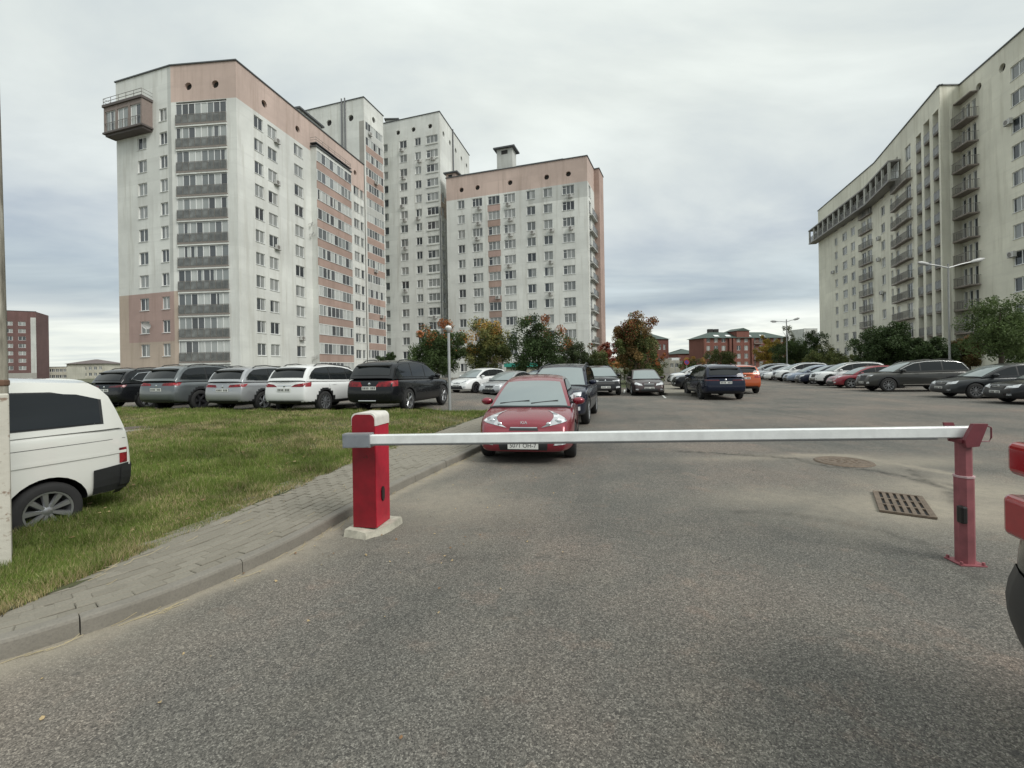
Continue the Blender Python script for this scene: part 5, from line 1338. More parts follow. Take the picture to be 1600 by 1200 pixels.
# far wood line on the horizon
wc = []
r_ = np.random.default_rng(99); NW = 16000
fx = r_.uniform(-420, 420, NW); fy = 330 + r_.uniform(-12, 12, NW) - np.abs(fx) * .15; fz_ = r_.random(NW) ** .7 * (5.5 + 3 * np.sin(fx * .05) + 2.5 * np.sin(fx * .17 + 1))
col = GR + (OL - GR) * r_.random(NW)[:, None]; col = np.where((np.sin(fx * .11) > .75)[:, None] & (r_.random(NW) < .6)[:, None], OR * .8, col)
gm = blade_mesh('far_wood', np.stack([fx, fy, fz_], -1), np.full(NW, 1.8), np.full(NW, 2.6), col, LEAF)
tag(link('far_wood', gm), 'low far off treeline on the horizon', 'trees', kind='stuff')
# kiosk with a turquoise roof behind the trees
Yk = 46.; kx = un(815, 570)[0] * Yk
kk = thing('kiosk', 'small building with turquoise roof glimpsed behind the red topped tree', 'kiosk', (kx, Yk, 0))
mb = MB(); mb.box(-1.6, 1.6, 0, 2.4, 0, 1.75); mb.obj('wall', MAT['far_cream'], kk)
mb = MB(); mb.box(-1.8, 1.8, -.2, 2.6, 1.753, 2.15); mb.obj('roof', simple('turquoise_paint', (.05, .33, .27), .5), kk)
mb = MB(); mb.box(-.5, .5, -.03, 0, .9, 1.5); mb.obj('window', DARK, kk)
# ------------------------------------------------------------------ cars
def paint(name, col, metal=.35, rough=.32):
    b = NB('paint_' + name); p = b.p
    p.inputs['Metallic'].default_value = metal; p.inputs['Roughness'].default_value = rough
    p.inputs['Coat Weight'].default_value = .9 if max(col) > .1 else .45; p.inputs['Coat Roughness'].default_value = .04; p.inputs['Specular IOR Level'].default_value = .5 if max(col) > .1 else .2
    z = b.n('ShaderNodeSeparateXYZ'); b.l(b.objc(), z.inputs[0])
    d = b.math('MULTIPLY', b.noise(b.objc(), 5, 5, .6), b.math('SUBTRACT', 1.0, b.math('MULTIPLY', z.outputs[2], 1.3), True), True)
    dk = .25 if max(col) > .1 else .09
    c = b.mix(b.math('MULTIPLY', d, dk), col, tuple(.6 * x + .4 * y for x, y in zip(col, (.16, .145, .12))))
    b.l(c, p.inputs['Base Color']); b.l(b.math('ADD', b.math('MULTIPLY', d, .25), rough), p.inputs['Roughness'])
    return b.m
PA = {k: paint(k, *v) for k, v in dict(
    red=((.20, .008, .022), .3, .26), white=((.68, .69, .68), .0, .3), silver=((.36, .37, .38), .5, .3), grey=((.13, .145, .15), .5, .3), black=((.010, .011, .013), .2, .25), navy=((.008, .012, .028), .3, .25),
    darkgrey=((.030, .033, .035), .4, .3), orange=((.42, .075, .012), .2, .3), crimson=((.20, .008, .02), .3, .3), olivegrey=((.052, .052, .048), .5, .3), brown=((.05, .035, .035), .4, .3), bluesilver=((.22, .26, .33), .5, .3), darkgreen=((.006, .010, .009), .2, .25), cream=((.66, .665, .62), 0, .35)).items()}
def glass(name, col, ior=1.6):
    b = NB(name); p = b.p; p.inputs['Base Color'].default_value = (*col, 1); p.inputs['Roughness'].default_value = .03; p.inputs['IOR'].default_value = ior
    p.inputs['Coat Weight'].default_value = 0.0; return b.m
CGL = glass('car_glass', (.012, .015, .017), 1.42); WSG = glass('windscreen_glass', (.25, .29, .29), 1.55); WSG.node_tree.nodes['Principled BSDF'].inputs['Metallic'].default_value = .36; TIRE = simple('tyre_rubber', (.018, .018, .018), .85); BLK = simple('car_black_trim', (.016, .017, .018), .5, var=.2)  # windscreen: sky reflection put into a pale, partly metallic colour
RIMM = simple('alloy_rim', (.38, .39, .40), .3, .8, var=.1); RIMD = simple('dark_rim', (.05, .05, .055), .3, .6)
CHR = simple('chrome', (.62, .63, .64), .12, 1.0, var=.03); PLT = simple('plate_white', (.62, .63, .60), .4, var=.03); TXT = simple('plate_black', (.02, .02, .02), .6, var=0)
def lampmat(name, c1, c2, sc):
    b = NB(name); v = b.n('ShaderNodeTexVoronoi', Scale=sc); b.l(b.objc(), v.inputs[0]); s = b.n('ShaderNodeSeparateColor'); b.l(v.outputs['Color'], s.inputs[0])
    b.l(b.mix(s.outputs[0], c1, c2), b.p.inputs['Base Color']); b.p.inputs['Roughness'].default_value = .12; b.p.inputs['Metallic'].default_value = .15; b.p.inputs['Roughness'].default_value = .25; b.p.inputs['Coat Weight'].default_value = .35; return b.m
HEADL = lampmat('headlamp_lens', (.16, .17, .18), (.75, .77, .78), 11); TAILL = lampmat('tail_lamp_lens', (.10, .004, .008), (.30, .012, .02), 14); TAILL.node_tree.nodes['Principled BSDF'].inputs['Roughness'].default_value = .5; TAILL.node_tree.nodes['Principled BSDF'].inputs['Coat Weight'].default_value = .1; TAILD = lampmat('dark_tail_lens', (.05, .003, .006), (.12, .006, .012), 14)
SIGL = lampmat('amber_lens', (.5, .12, .02), (.6, .2, .05), 20)
LV = [(.80, 0), (.935, .045), (.985, .16), (1.0, .36), (1.0, .56), (.985, .74), (.955, .87), (.895, .965), (.55, 1.0)]
def interp(tab, x):
    if x <= tab[0][0]: return tab[0][1]
    for a, b in zip(tab[:-1], tab[1:]):
        if x <= b[0]: return a[1] + (b[1] - a[1]) * (x - a[0]) / max(1e-6, b[0] - a[0])
    return tab[-1][1]
KINDS = dict(
 # top: lower body top line; prof: greenhouse line from windscreen foot to rear glass foot; s from the nose
 hatch=dict(L=4.31, W=1.78, axf=.86, axr=3.50, R=.325, zb=.19, top=[(0, .60), (.12, .70), (.45, .82), (.9, .905), (1.25, .95), (2.2, .96), (3.4, 1.00), (4.15, 1.02), (4.31, .96)], bot=[(0, .22), (.5, .18), (3.8, .2), (4.31, .3)],
   prof=[(1.02, .915), (1.40, 1.14), (1.85, 1.355), (2.2, 1.435), (2.7, 1.47), (3.3, 1.45), (3.75, 1.40), (3.98, 1.26), (4.20, 1.01)], plan=.23, clad=0, split=(2.25, 3.15), rails=False, gw=.872, tumble=.20, wstop=1.86),
 suv=dict(L=4.55, W=1.86, axf=.90, axr=3.60, R=.36, zb=.26, top=[(0, .78), (.10, .90), (.4, .98), (.9, 1.035), (1.25, 1.06), (2.2, 1.06), (3.4, 1.09), (4.4, 1.12), (4.55, 1.05)], bot=[(0, .30), (.5, .25), (4.0, .26), (4.55, .36)],
   prof=[(1.08, 1.045), (1.45, 1.27), (1.85, 1.48), (2.2, 1.575), (2.8, 1.64), (3.5, 1.62), (4.05, 1.57), (4.25, 1.42), (4.43, 1.11)], plan=.20, clad=.40, split=(2.3, 3.25), rails=True),
 bigsuv=dict(L=4.80, W=1.95, axf=.92, axr=3.80, R=.38, zb=.26, top=[(0, .80), (.10, .93), (.4, 1.02), (.9, 1.07), (1.35, 1.10), (2.3, 1.10), (3.6, 1.13), (4.62, 1.14), (4.80, 1.05)], bot=[(0, .30), (.5, .26), (4.2, .27), (4.80, .36)],
   prof=[(1.20, 1.085), (1.6, 1.32), (2.0, 1.54), (2.35, 1.64), (3.0, 1.71), (3.7, 1.69), (4.28, 1.63), (4.48, 1.47), (4.68, 1.14)], plan=.2, clad=.36, split=(2.45, 3.45), rails=True),
 sedan=dict(L=4.65, W=1.80, axf=.92, axr=3.62, R=.325, zb=.19, top=[(0, .58), (.12, .68), (.5, .80), (1.0, .875), (1.35, .92), (2.3, .93), (3.4, .97), (3.95, 1.02), (4.5, 1.0), (4.65, .93)], bot=[(0, .22), (.5, .18), (4.0, .2), (4.65, .3)],
   prof=[(1.18, .905), (1.6, 1.13), (2.0, 1.32), (2.35, 1.41), (2.75, 1.45), (3.1, 1.43), (3.45, 1.34), (3.8, 1.17), (4.12, 1.01)], plan=.23, clad=0, split=(2.45, 3.25), rails=False),
 van=dict(L=4.75, W=1.84, axf=.90, axr=3.95, R=.288, zb=.24, top=[(0, .75), (.10, .85), (.5, .98), (.9, 1.07), (2, 1.09), (4.6, 1.09), (4.75, 1.07)], bot=[(0, .28), (.5, .26), (4.0, .3), (4.75, .32)],
   prof=[(.75, 1.06), (1.1, 1.25), (1.5, 1.46), (1.8, 1.58), (2.4, 1.615), (3.4, 1.62), (4.34, 1.60), (4.50, 1.46), (4.63, 1.08)], cp=.16, gw=.975, tumble=.10, lv=1, plan=.14, clad=0, split=(1.9, 2.9), rails=False),
)
_cars = {}
def y_at(k, z):
    zt = max(p[1] for p in k['prof']); zb = k['prof'][0][1]; t = max(0, min(1, (z - zb) / (zt - zb)))
    return k['W'] / 2 * (k.get('gw', .905) - (.17 if k.get('tumble') is None else k['tumble']) * t - .05 * t ** 5)
class Car:
    pass
def build_kind(kind):
    """shared meshes of one body kind, local frame: +x forward, origin on the ground under the middle"""
    k = KINDS[kind]; L, W = k['L'], k['W']; h = L / 2; S = lambda s: h - s
    st_ = [0, .06, .18, .40, .75, 1.15, 1.7, 2.3, 3.0, L - 1.1, L - .65, L - .35, L - .15, L - .05, L]
    def wf(s):
        f = min(s, 9); r_ = L - s
        a = 1 - k['plan'] * max(0, 1 - f / .75) ** 2.2; b = 1 - k['plan'] * .75 * max(0, 1 - r_ / .6) ** 2.2
        return a * b * (1 - .02 * abs(s - L / 2) / (L / 2))
    mb = MB(); rings = []
    for s in st_:
        zb_, zt_ = interp(k['bot'], s), interp(k['top'], s); w_ = wf(s) * W / 2
        LVk = [(.88, 0), (.96, .04), (.99, .14), (1.0, .36), (1.0, .56), (.998, .76), (.992, .9), (.975, .98), (.6, 1.0)] if k.get('lv') else LV
        def pt(fy, fz):
            xo = 0
            if s <= .2: xo = -(.13 * fz ** 2.5 + .07 * max(0, .25 - fz) / .25) * (1 - s / .2)
            if s >= L - .2: xo = (.07 * fz ** 3 + .08 * max(0, .2 - fz) / .2) * (1 - (L - s) / .2)
            return (S(s) + xo, fy * w_, zb_ + (zt_ - zb_) * fz)
        Lh = [pt(a, b) for a, b in LVk]; cz = pt(0, 1.0); R_ = [(x, -y, z) for x, y, z in Lh[::-1]]
        rings.append(Lh + [(cz[0], 0, cz[2] + (.025 if s < 1.3 else .012))] + R_)
    n = len(rings[0]); vs = [p for r_ in rings for p in r_]
    fs = [(i * n + j, i * n + (j + 1) % n, (i + 1) * n + (j + 1) % n, (i + 1) * n + j) for i in range(len(rings) - 1) for j in range(n)]
    for i in (0, len(rings) - 1):
        b = i * n
        cap = [(b + j, b + j + 1, b + n - 2 - j, b + n - 1 - j) for j in range(8)] + [(b + 8, b + 9, b + 10)]
        fs += cap if i == 0 else [c[::-1] for c in cap]
    mb.add(vs, fs)
    me = mb.mesh('body_cage', [PA['white'], BLK])
    o = link('body_cage', me)
    bm = bmesh.new(); bm.from_mesh(me); bmesh.ops.recalc_face_normals(bm, faces=bm.faces); bm.to_mesh(me); bm.free()
    sub = o.modifiers.new('s', 'SUBSURF'); sub.levels = 2; sub.render_levels = 2
    cut = []
    for ax_ in (k['axf'], k['axr']):
        c = MB(); c.lathe([(k['R'] + .05, -W), (k['R'] + .05, W)], 28, 0, 'y', Matrix.Translation((S(ax_), 0, k['R'])))
        m = len(c.v); c.f.append(tuple(range(0, m, 2))[::-1]); c.m.append(0); c.f.append(tuple(range(1, m, 2))); c.m.append(0)
        cm = c.mesh('cut', [BLK]); bm = bmesh.new(); bm.from_mesh(cm); bmesh.ops.recalc_face_normals(bm, faces=bm.faces); bm.to_mesh(cm); bm.free()
        co = link('cut', cm); cut.append(co)
        bo_ = o.modifiers.new('b', 'BOOLEAN'); bo_.operation = 'DIFFERENCE'; bo_.object = co; bo_.solver = 'EXACT'; bo_.material_mode = 'TRANSFER'
    dg = bpy.context.evaluated_depsgraph_get(); ev = o.evaluated_get(dg); body = bpy.data.meshes.new_from_object(ev); body.name = 'body'
    mats = [m.name if m else '' for m in body.materials]
    bi = [i for i, m in enumerate(mats) if m == BLK.name]; bi = bi[0] if bi else 1
    mi = np.zeros(len(body.polygons), np.int32); body.polygons.foreach_get('material_index', mi)
    for p in body.polygons:
        if p.center.z < k['clad'] or p.center.z < .2: mi[p.index] = bi
        elif k['clad']:
            for ax_ in (k['axf'], k['axr']):
                if math.hypot(p.center.x - S(ax_), p.center.z - k['R']) < k['R'] + .13 and abs(p.center.y) > W * .4: mi[p.index] = bi
    body.polygons.foreach_set('material_index', mi); body.polygons.foreach_set('use_smooth', [True] * len(body.polygons)); body.set_sharp_from_angle(angle=math.radians(40))
    tree_ = BVHTree.FromPolygons([v.co.copy() for v in body.vertices], [tuple(p.vertices) for p in body.polygons])
    for c in cut: bpy.data.objects.remove(c)
    bpy.data.objects.remove(o)
    C = Car(); C.k, C.L, C.W, C.S, C.tree, C.kind = k, L, W, S, tree_, kind
    parts = [('body', body, (0, 0, 0), None)]
    def cast(o_, d, off):
        hit, nrm, _, _ = tree_.ray_cast(Vector(o_), Vector(d).normalized())
        if hit is None: return None
        if nrm.dot(Vector(d)) > 0: nrm = -nrm
        return hit + nrm * off
    C.cast = cast
    def patch(mb_, fn, off=.006, nu=6, nv=4, m=0, skirt=True):
        """fn(u,v)->(origin, direction)"""
        g = [[cast(*fn(i / nu, j / nv), off) for j in range(nv + 1)] for i in range(nu + 1)]
        base = len(mb_.v); idx = {}
        for i in range(nu + 1):
            for j in range(nv + 1):
                if g[i][j] is not None: idx[i, j] = len(mb_.v); mb_.v.append(tuple(g[i][j]))
        for i in range(nu):
            for j in range(nv):
                q = [(i, j), (i + 1, j), (i + 1, j + 1), (i, j + 1)]
                if all(x in idx for x in q): mb_.f.append(tuple(idx[x] for x in q)); mb_.m.append(m)
    C.patch = patch
    def cyl(end, c4, cx_=1.0):
        """corners (angle deg, z) anticlockwise from low inner; end=+1 front, -1 rear"""
        def fn(u, v):
            a = (c4[0][0] * (1 - u) + c4[1][0] * u) * (1 - v) + (c4[3][0] * (1 - u) + c4[2][0] * u) * v
            z = (c4[0][1] * (1 - u) + c4[1][1] * u) * (1 - v) + (c4[3][1] * (1 - u) + c4[2][1] * u) * v
            t = math.radians(a); d = Vector((math.cos(t) * end, math.sin(t), 0)); c = Vector((end * (h - cx_), 0, z))
            return c + d * 4, -d
        return fn
    C.cyl = cyl
    def sidep(sg, c4):
        def fn(u, v):
            x = (c4[0][0] * (1 - u) + c4[1][0] * u) * (1 - v) + (c4[3][0] * (1 - u) + c4[2][0] * u) * v
            z = (c4[0][1] * (1 - u) + c4[1][1] * u) * (1 - v) + (c4[3][1] * (1 - u) + c4[2][1] * u) * v
            return Vector((x, sg * 4, z)), Vector((0, -sg, 0))
        return fn
    C.sidep = sidep
    # greenhouse
    pr = k['prof']; zt = max(p[1] for p in pr); zb0 = pr[0][1]
    ss = []
    for a, b in zip(pr[:-1], pr[1:]):
        for q in (0, .5): ss.append((a[0] + (b[0] - a[0]) * q, a[1] + (b[1] - a[1]) * q))
    ss.append(pr[-1])
    sm_ = [ss[0]] + [(ss[i][0], (ss[i - 1][1] + 2 * ss[i][1] + ss[i + 1][1]) / 4) for i in range(1, len(ss) - 1)] + [ss[-1]]
    ss = sm_
    ss = [ss[0], (ss[0][0] + .045, ss[0][1] + .02)] + ss[1:]
    def gwf(s): return min(1.0, wf(s) / .97)
    def topp(s, z, v, off=0.0):
        fr = max(0, 1 - (s - pr[0][0]) / 1.0); re = max(0, 1 - (pr[-1][0] - s) / .6)
        x = S(s) + (.16 * fr - .10 * re) * (1 - v * v); crown = .035 * min(1, (z - zb0) / (zt - zb0) * 1.2)
        y = y_at(k, z) * gwf(s)
        return (x, v * y, z + crown * (1 - v * v) - .02 * (abs(v) ** 8) + off)
    mb = MB(); nv = 10; NS = len(ss)
    grid = []
    for s, z in ss: grid.append([topp(s, z, -1 + 2 * j / nv) for j in range(nv + 1)])
    mb.add([p for r_ in grid for p in r_], [(i * (nv + 1) + j, (i + 1) * (nv + 1) + j, (i + 1) * (nv + 1) + j + 1, i * (nv + 1) + j + 1) for i in range(1, NS - 1) for j in range(nv)])
    mb.add([p for r_ in grid[:2] for p in r_] + [(p[0] + .0, p[1] * .99, p[2] - .04) for p in grid[0]], [(j, nv + 1 + j, nv + 2 + j, j + 1) for j in range(nv)] + [(2 * nv + 2 + j, j, j + 1, 2 * nv + 3 + j) for j in range(nv)], 1)
    for sg in (-1, 1):
        vs = []
        for i, (s, z) in enumerate(ss):
            tp_ = grid[i][0 if sg < 0 else nv]; zl = min(z, interp(k['top'], s)) - .04
            for q in range(5):
                zz_ = zl + (tp_[2] - zl) * q / 4; vs.append((tp_[0], sg * y_at(k, zz_) * gwf(s) if q < 4 else tp_[1], zz_))
        mb.add(vs, [(i * 5 + q, (i + 1) * 5 + q, (i + 1) * 5 + q + 1, i * 5 + q + 1) for i in range(NS - 1) for q in range(4)])
    parts.append(('roof', mb.mesh('roof', [PA['white'], BLK], 45), (0, 0, 0), None))
    # glass: windscreen and rear window
    def glassp(s0, s1, v0, v1, off, nm, mat, n=6):
        m_ = MB(); g = []
        for i in range(n + 1):
            s = s0 + (s1 - s0) * i / n; z = interp(ss, s)
            tx_ = (interp(ss, s + .02) - interp(ss, s - .02)) / .04; nn = Vector((tx_, 0, 1)).normalized()
            vv = (v0 + (v1 - v0) * i / n)
            g.append([Vector(topp(s, z, vv * (-1 + 2 * j / nv))) + nn * off for j in range(nv + 1)])
        m_.add([p for r_ in g for p in r_], [(i * (nv + 1) + j, (i + 1) * (nv + 1) + j, (i + 1) * (nv + 1) + j + 1, i * (nv + 1) + j + 1) for i in range(n) for j in range(nv)])
        return (nm, m_.mesh(nm, [mat], 60), (0, 0, 0), None)
    iw = 2 if kind != 'van' else 2
    ft_ = k.get('wstop', pr[2][0] + .12)
    parts.append(glassp(pr[0][0] + .03, ft_, .93, .86, .008, 'windscreen', WSG))
    parts.append(glassp(pr[-2][0] - (.12 if kind != 'sedan' else .42), pr[-1][0] - .05, .84, .88, .010, 'rear_window', CGL))
    if kind in ('suv', 'bigsuv', 'hatch'):
        m_ = MB(); s1 = pr[-2][0] - .10; z1 = interp(ss, s1)
        for sg in (0,): m_.add([(S(s1) + .10, -y_at(k, z1) * .86, z1 + .035), (S(s1) + .10, y_at(k, z1) * .86, z1 + .035), (S(s1) - .17, y_at(k, z1) * .8, z1 + .0), (S(s1) - .17, -y_at(k, z1) * .8, z1 + .0), (S(s1) + .10, -y_at(k, z1) * .86, z1 - .02), (S(s1) + .10, y_at(k, z1) * .86, z1 - .02), (S(s1) - .15, y_at(k, z1) * .8, z1 - .045), (S(s1) - .15, -y_at(k, z1) * .8, z1 - .045)], ((0, 1, 2, 3), (7, 6, 5, 4), (3, 2, 6, 7), (0, 3, 7, 4), (2, 1, 5, 6), (1, 0, 4, 5)))
        parts.append(('spoiler', m_.mesh('spoiler', [BLK]), (0, 0, 0), None))
    # side glass
    sA, sC = pr[0][0], pr[-1][0]
    def top_z(s): return interp(ss, s) - (.075 if kind != 'van' else .13)
    def bot_z(s): return max(interp(k['top'], s), zb0) + .035
    def sidewin(sg, a, b, off, nm, mat, shrink=0.0):
        m_ = MB(); n_ = 8; vs = []
        for i in range(n_ + 1):
            s = a + (b - a) * i / n_; zl = bot_z(s) + shrink; zu = max(zl + .002, top_z(s) - shrink - (.12 * max(0, (s - (sC - .55)) / .55) if kind != 'van' else .05 * max(0, (s - (sC - .5)) / .5)))
            for q in range(4):
                z = zl + (zu - zl) * q / 3; vs.append((S(s), sg * (y_at(k, z) * gwf(s) + off), z))
        m_.add(vs, [(i * 4 + q, (i + 1) * 4 + q, (i + 1) * 4 + q + 1, i * 4 + q + 1) for i in range(n_) for q in range(3)])
        return (nm, m_.mesh(nm, [mat], 60), (0, 0, 0), None)
    # find where the window opens and closes
    a = sA
    while top_z(a) < bot_z(a) + .01 and a < L: a += .02
    b = sC
    while top_z(b) < bot_z(b) + .02 and b > 0: b -= .02
    b -= k.get('cp', .10)
    s1, s2 = k['split']
    for sg in (-1, 1):
        parts.append(sidewin(sg, a - .02, b + .03, .003, 'window_trim', BLK, -.012))
        ed = [(a + .02, s1 - .03), (s1 + .03, s2 - .03), (s2 + .03, b)]
        for e0, e1 in ed:
            if e1 - e0 > .12: parts.append(sidewin(sg, e0, e1, .008, 'side_window', CGL, .004))
        if k['rails']:
            m_ = MB(); P_ = [Vector((S(s), sg * (y_at(k, interp(ss, s)) - .04), interp(ss, s) + dz)) for s, dz in ((s1 - .5, -.01), (s1 - .35, .05), (s2, .055), (sC - .75, .05), (sC - .6, -.01))]
            m_.tube(P_, .018, 6); parts.append(('roof_rail', m_.mesh('roof_rail', [BLK], 60), (0, 0, 0), None))
        # mirror
        m_ = MB(); zc = zb0 + .07; xm = S(sA + .42); yo = W / 2 + .03
        M = Matrix.Translation((xm, sg * yo, zc)) @ Matrix.Diagonal((.085, .12, .075, 1))
        m_.lathe([(.001, -1), (.55, -.85), (.9, -.45), (1, 0), (.95, .45), (.6, .85), (.001, 1)], 12, 0, 'z', M)
        m_.box(xm - .02, xm + .04, min(sg * (yo - .22), sg * (yo - .05)), max(sg * (yo - .22), sg * (yo - .05)), zc - .05, zc - .01, 1)
        parts.append(('mirror', m_.mesh('mirror', [PA['white'], BLK], 60), (0, 0, 0), None))
        # door seams, handles, sill
        m_ = MB(); hz = zb0 - .11
        lo_ = k['zb'] + .12
        for s in (sA + .22, s1, s2 + (.12 if kind != 'van' else .0)):
            x = S(s); patch(m_, sidep(sg, [(x - .004, lo_), (x + .004, lo_), (x + .004, zb0 - .015), (x - .004, zb0 - .015)]), .002, 1, 8)
        x0, x1 = S(s2 + .1), S(sA + .22); patch(m_, sidep(sg, [(x0, lo_), (x1, lo_), (x1, lo_ + .008), (x0, lo_ + .008)]), .002, 8, 1)
        parts.append(('door_seam', m_.mesh('door_seam', [BLK]), (0, 0, 0), None))
        for s in (s1 - .2, s2 - .15):
            m_ = MB(); x = S(s); patch(m_, sidep(sg, [(x - .10, hz - .012), (x + .10, hz - .012), (x + .10, hz + .016), (x - .10, hz + .016)]), .022, 4, 1); parts.append(('door_handle', m_.mesh('door_handle', [PA['white']]), (0, 0, 0), None))
    C.parts = parts; C.zb0 = zb0; C.topp, C.ss = topp, ss
    _cars[kind] = C
    return C
_wheels = {}
def wheel_mesh(R, rimr, nsp, dark=False, wide=.22):
    k = (R, rimr, nsp, dark)
    if k in _wheels: return _wheels[k]
    t, r_ = MB(), MB(); w = wide / 2
    t.lathe([(rimr, -w * .75), (rimr + .01, -w * .95), (R - .04, -w), (R - .012, -w * .85), (R, -w * .6), (R, w * .6), (R - .012, w * .85), (R - .04, w), (rimr + .01, w * .95), (rimr, w * .75)], 32, 0, 'y')
    r_.lathe([(rimr + .006, w * .92), (rimr - .012, w * .90), (rimr - .02, w * .3), (rimr - .02, -w * .8)], 32, 0, 'y')
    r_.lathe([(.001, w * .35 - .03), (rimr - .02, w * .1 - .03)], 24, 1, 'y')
    r_.lathe([(.001, w * .80), (.03, w * .80), (.05, w * .72), (.06, w * .5)], 16, 0, 'y')
    for i in range(nsp):
        a = 2 * math.pi * i / nsp; M = Matrix.Rotation(a, 4, 'Y')
        wd0, wd1 = .15 / nsp + .003, .22 / nsp + .008
        v = [(-wd0, w * .55, .04), (wd0, w * .55, .04), (wd1, w * .62, rimr - .012), (-wd1, w * .62, rimr - .012), (-wd0 * .6, w * .76, .04), (wd0 * .6, w * .76, .04), (wd1 * .7, w * .84, rimr - .012), (-wd1 * .7, w * .84, rimr - .012)]
        r_.add([M @ Vector(p) for p in v], ((4, 7, 6, 5), (0, 1, 5, 4), (1, 2, 6, 5), (2, 3, 7, 6), (3, 0, 4, 7)), 0)
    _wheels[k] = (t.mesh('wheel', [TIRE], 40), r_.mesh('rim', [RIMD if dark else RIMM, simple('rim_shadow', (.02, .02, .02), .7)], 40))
    return _wheels[k]
def recolor(o, mat):
    for s_ in o.material_slots:
        if s_.material and s_.material.name.startswith('paint_'): s_.link = 'OBJECT'; s_.material = mat
def text_obj(body, size, parent, loc, rot, mat, name='lettering', ext=.001, align='CENTER'):
    cu = bpy.data.curves.new(name, 'FONT'); cu.body = body; cu.size = size; cu.extrude = ext; cu.align_x = align; cu.align_y = 'CENTER'; cu.materials.append(mat)
    tmp = bpy.data.objects.new(name, cu); COL.objects.link(tmp); dg = bpy.context.evaluated_depsgraph_get(); me = bpy.data.meshes.new_from_object(tmp.evaluated_get(dg)); bpy.data.objects.remove(tmp)
    o = link(name, me, parent, loc); o.rotation_euler = rot; me.materials.clear(); me.materials.append(mat); return o
_lampc = {}
STY = dict(
 hatch=dict(head=[(20, .60), (47, .74), (51, .86), (30, .70)], grille=[(-17, .555), (17, .555), (16, .60), (-16, .60)], intake=[(-30, .26), (30, .26), (24, .46), (-24, .46)], tail=[(24, .72), (46, .76), (44, .96), (26, .94)], fog=[(29, .34), (38, .36), (38, .43), (31, .42)], pz=.455, rz=.72),
 suv=dict(head=[(22, .74), (46, .82), (50, .90), (22, .83)], grille=[(-20, .60), (20, .60), (21, .84), (-21, .84)], intake=[(-24, .36), (24, .36), (26, .54), (-26, .54)], tail=[(17, .88), (50, .90), (52, 1.03), (22, .98)], fog=[(30, .46), (40, .48), (40, .56), (31, .55)], pz=.52, rz=.80),
 bigsuv=dict(head=[(20, .78), (44, .84), (49, .94), (20, .88)], grille=[(-17, .60), (17, .60), (18, .90), (-18, .90)], intake=[(-26, .36), (26, .36), (28, .52), (-28, .52)], tail=[(16, .90), (48, .92), (50, 1.02), (20, .99)], fog=[(30, .44), (40, .46), (40, .56), (31, .54)], pz=.50, rz=.82),
 sedan=dict(head=[(22, .56), (46, .63), (50, .75), (25, .66)], grille=[(-17, .50), (17, .50), (18, .63), (-18, .63)], intake=[(-26, .26), (26, .26), (22, .42), (-22, .42)], tail=[(22, .70), (48, .72), (48, .90), (24, .88)], fog=[(30, .32), (38, .33), (38, .40), (31, .39)], pz=.44, rz=.78),
 van=dict(head=[(22, .70), (44, .74), (46, .88), (22, .86)], grille=[(-18, .66), (18, .66), (18, .82), (-18, .82)], intake=[(-24, .34), (24, .34), (24, .5), (-24, .5)], tail=[(42.5, .65), (46, .65), (46, .82), (42.5, .82)], fog=[(30, .4), (36, .4), (36, .46), (30, .46)], pz=.5, rz=.6),
)
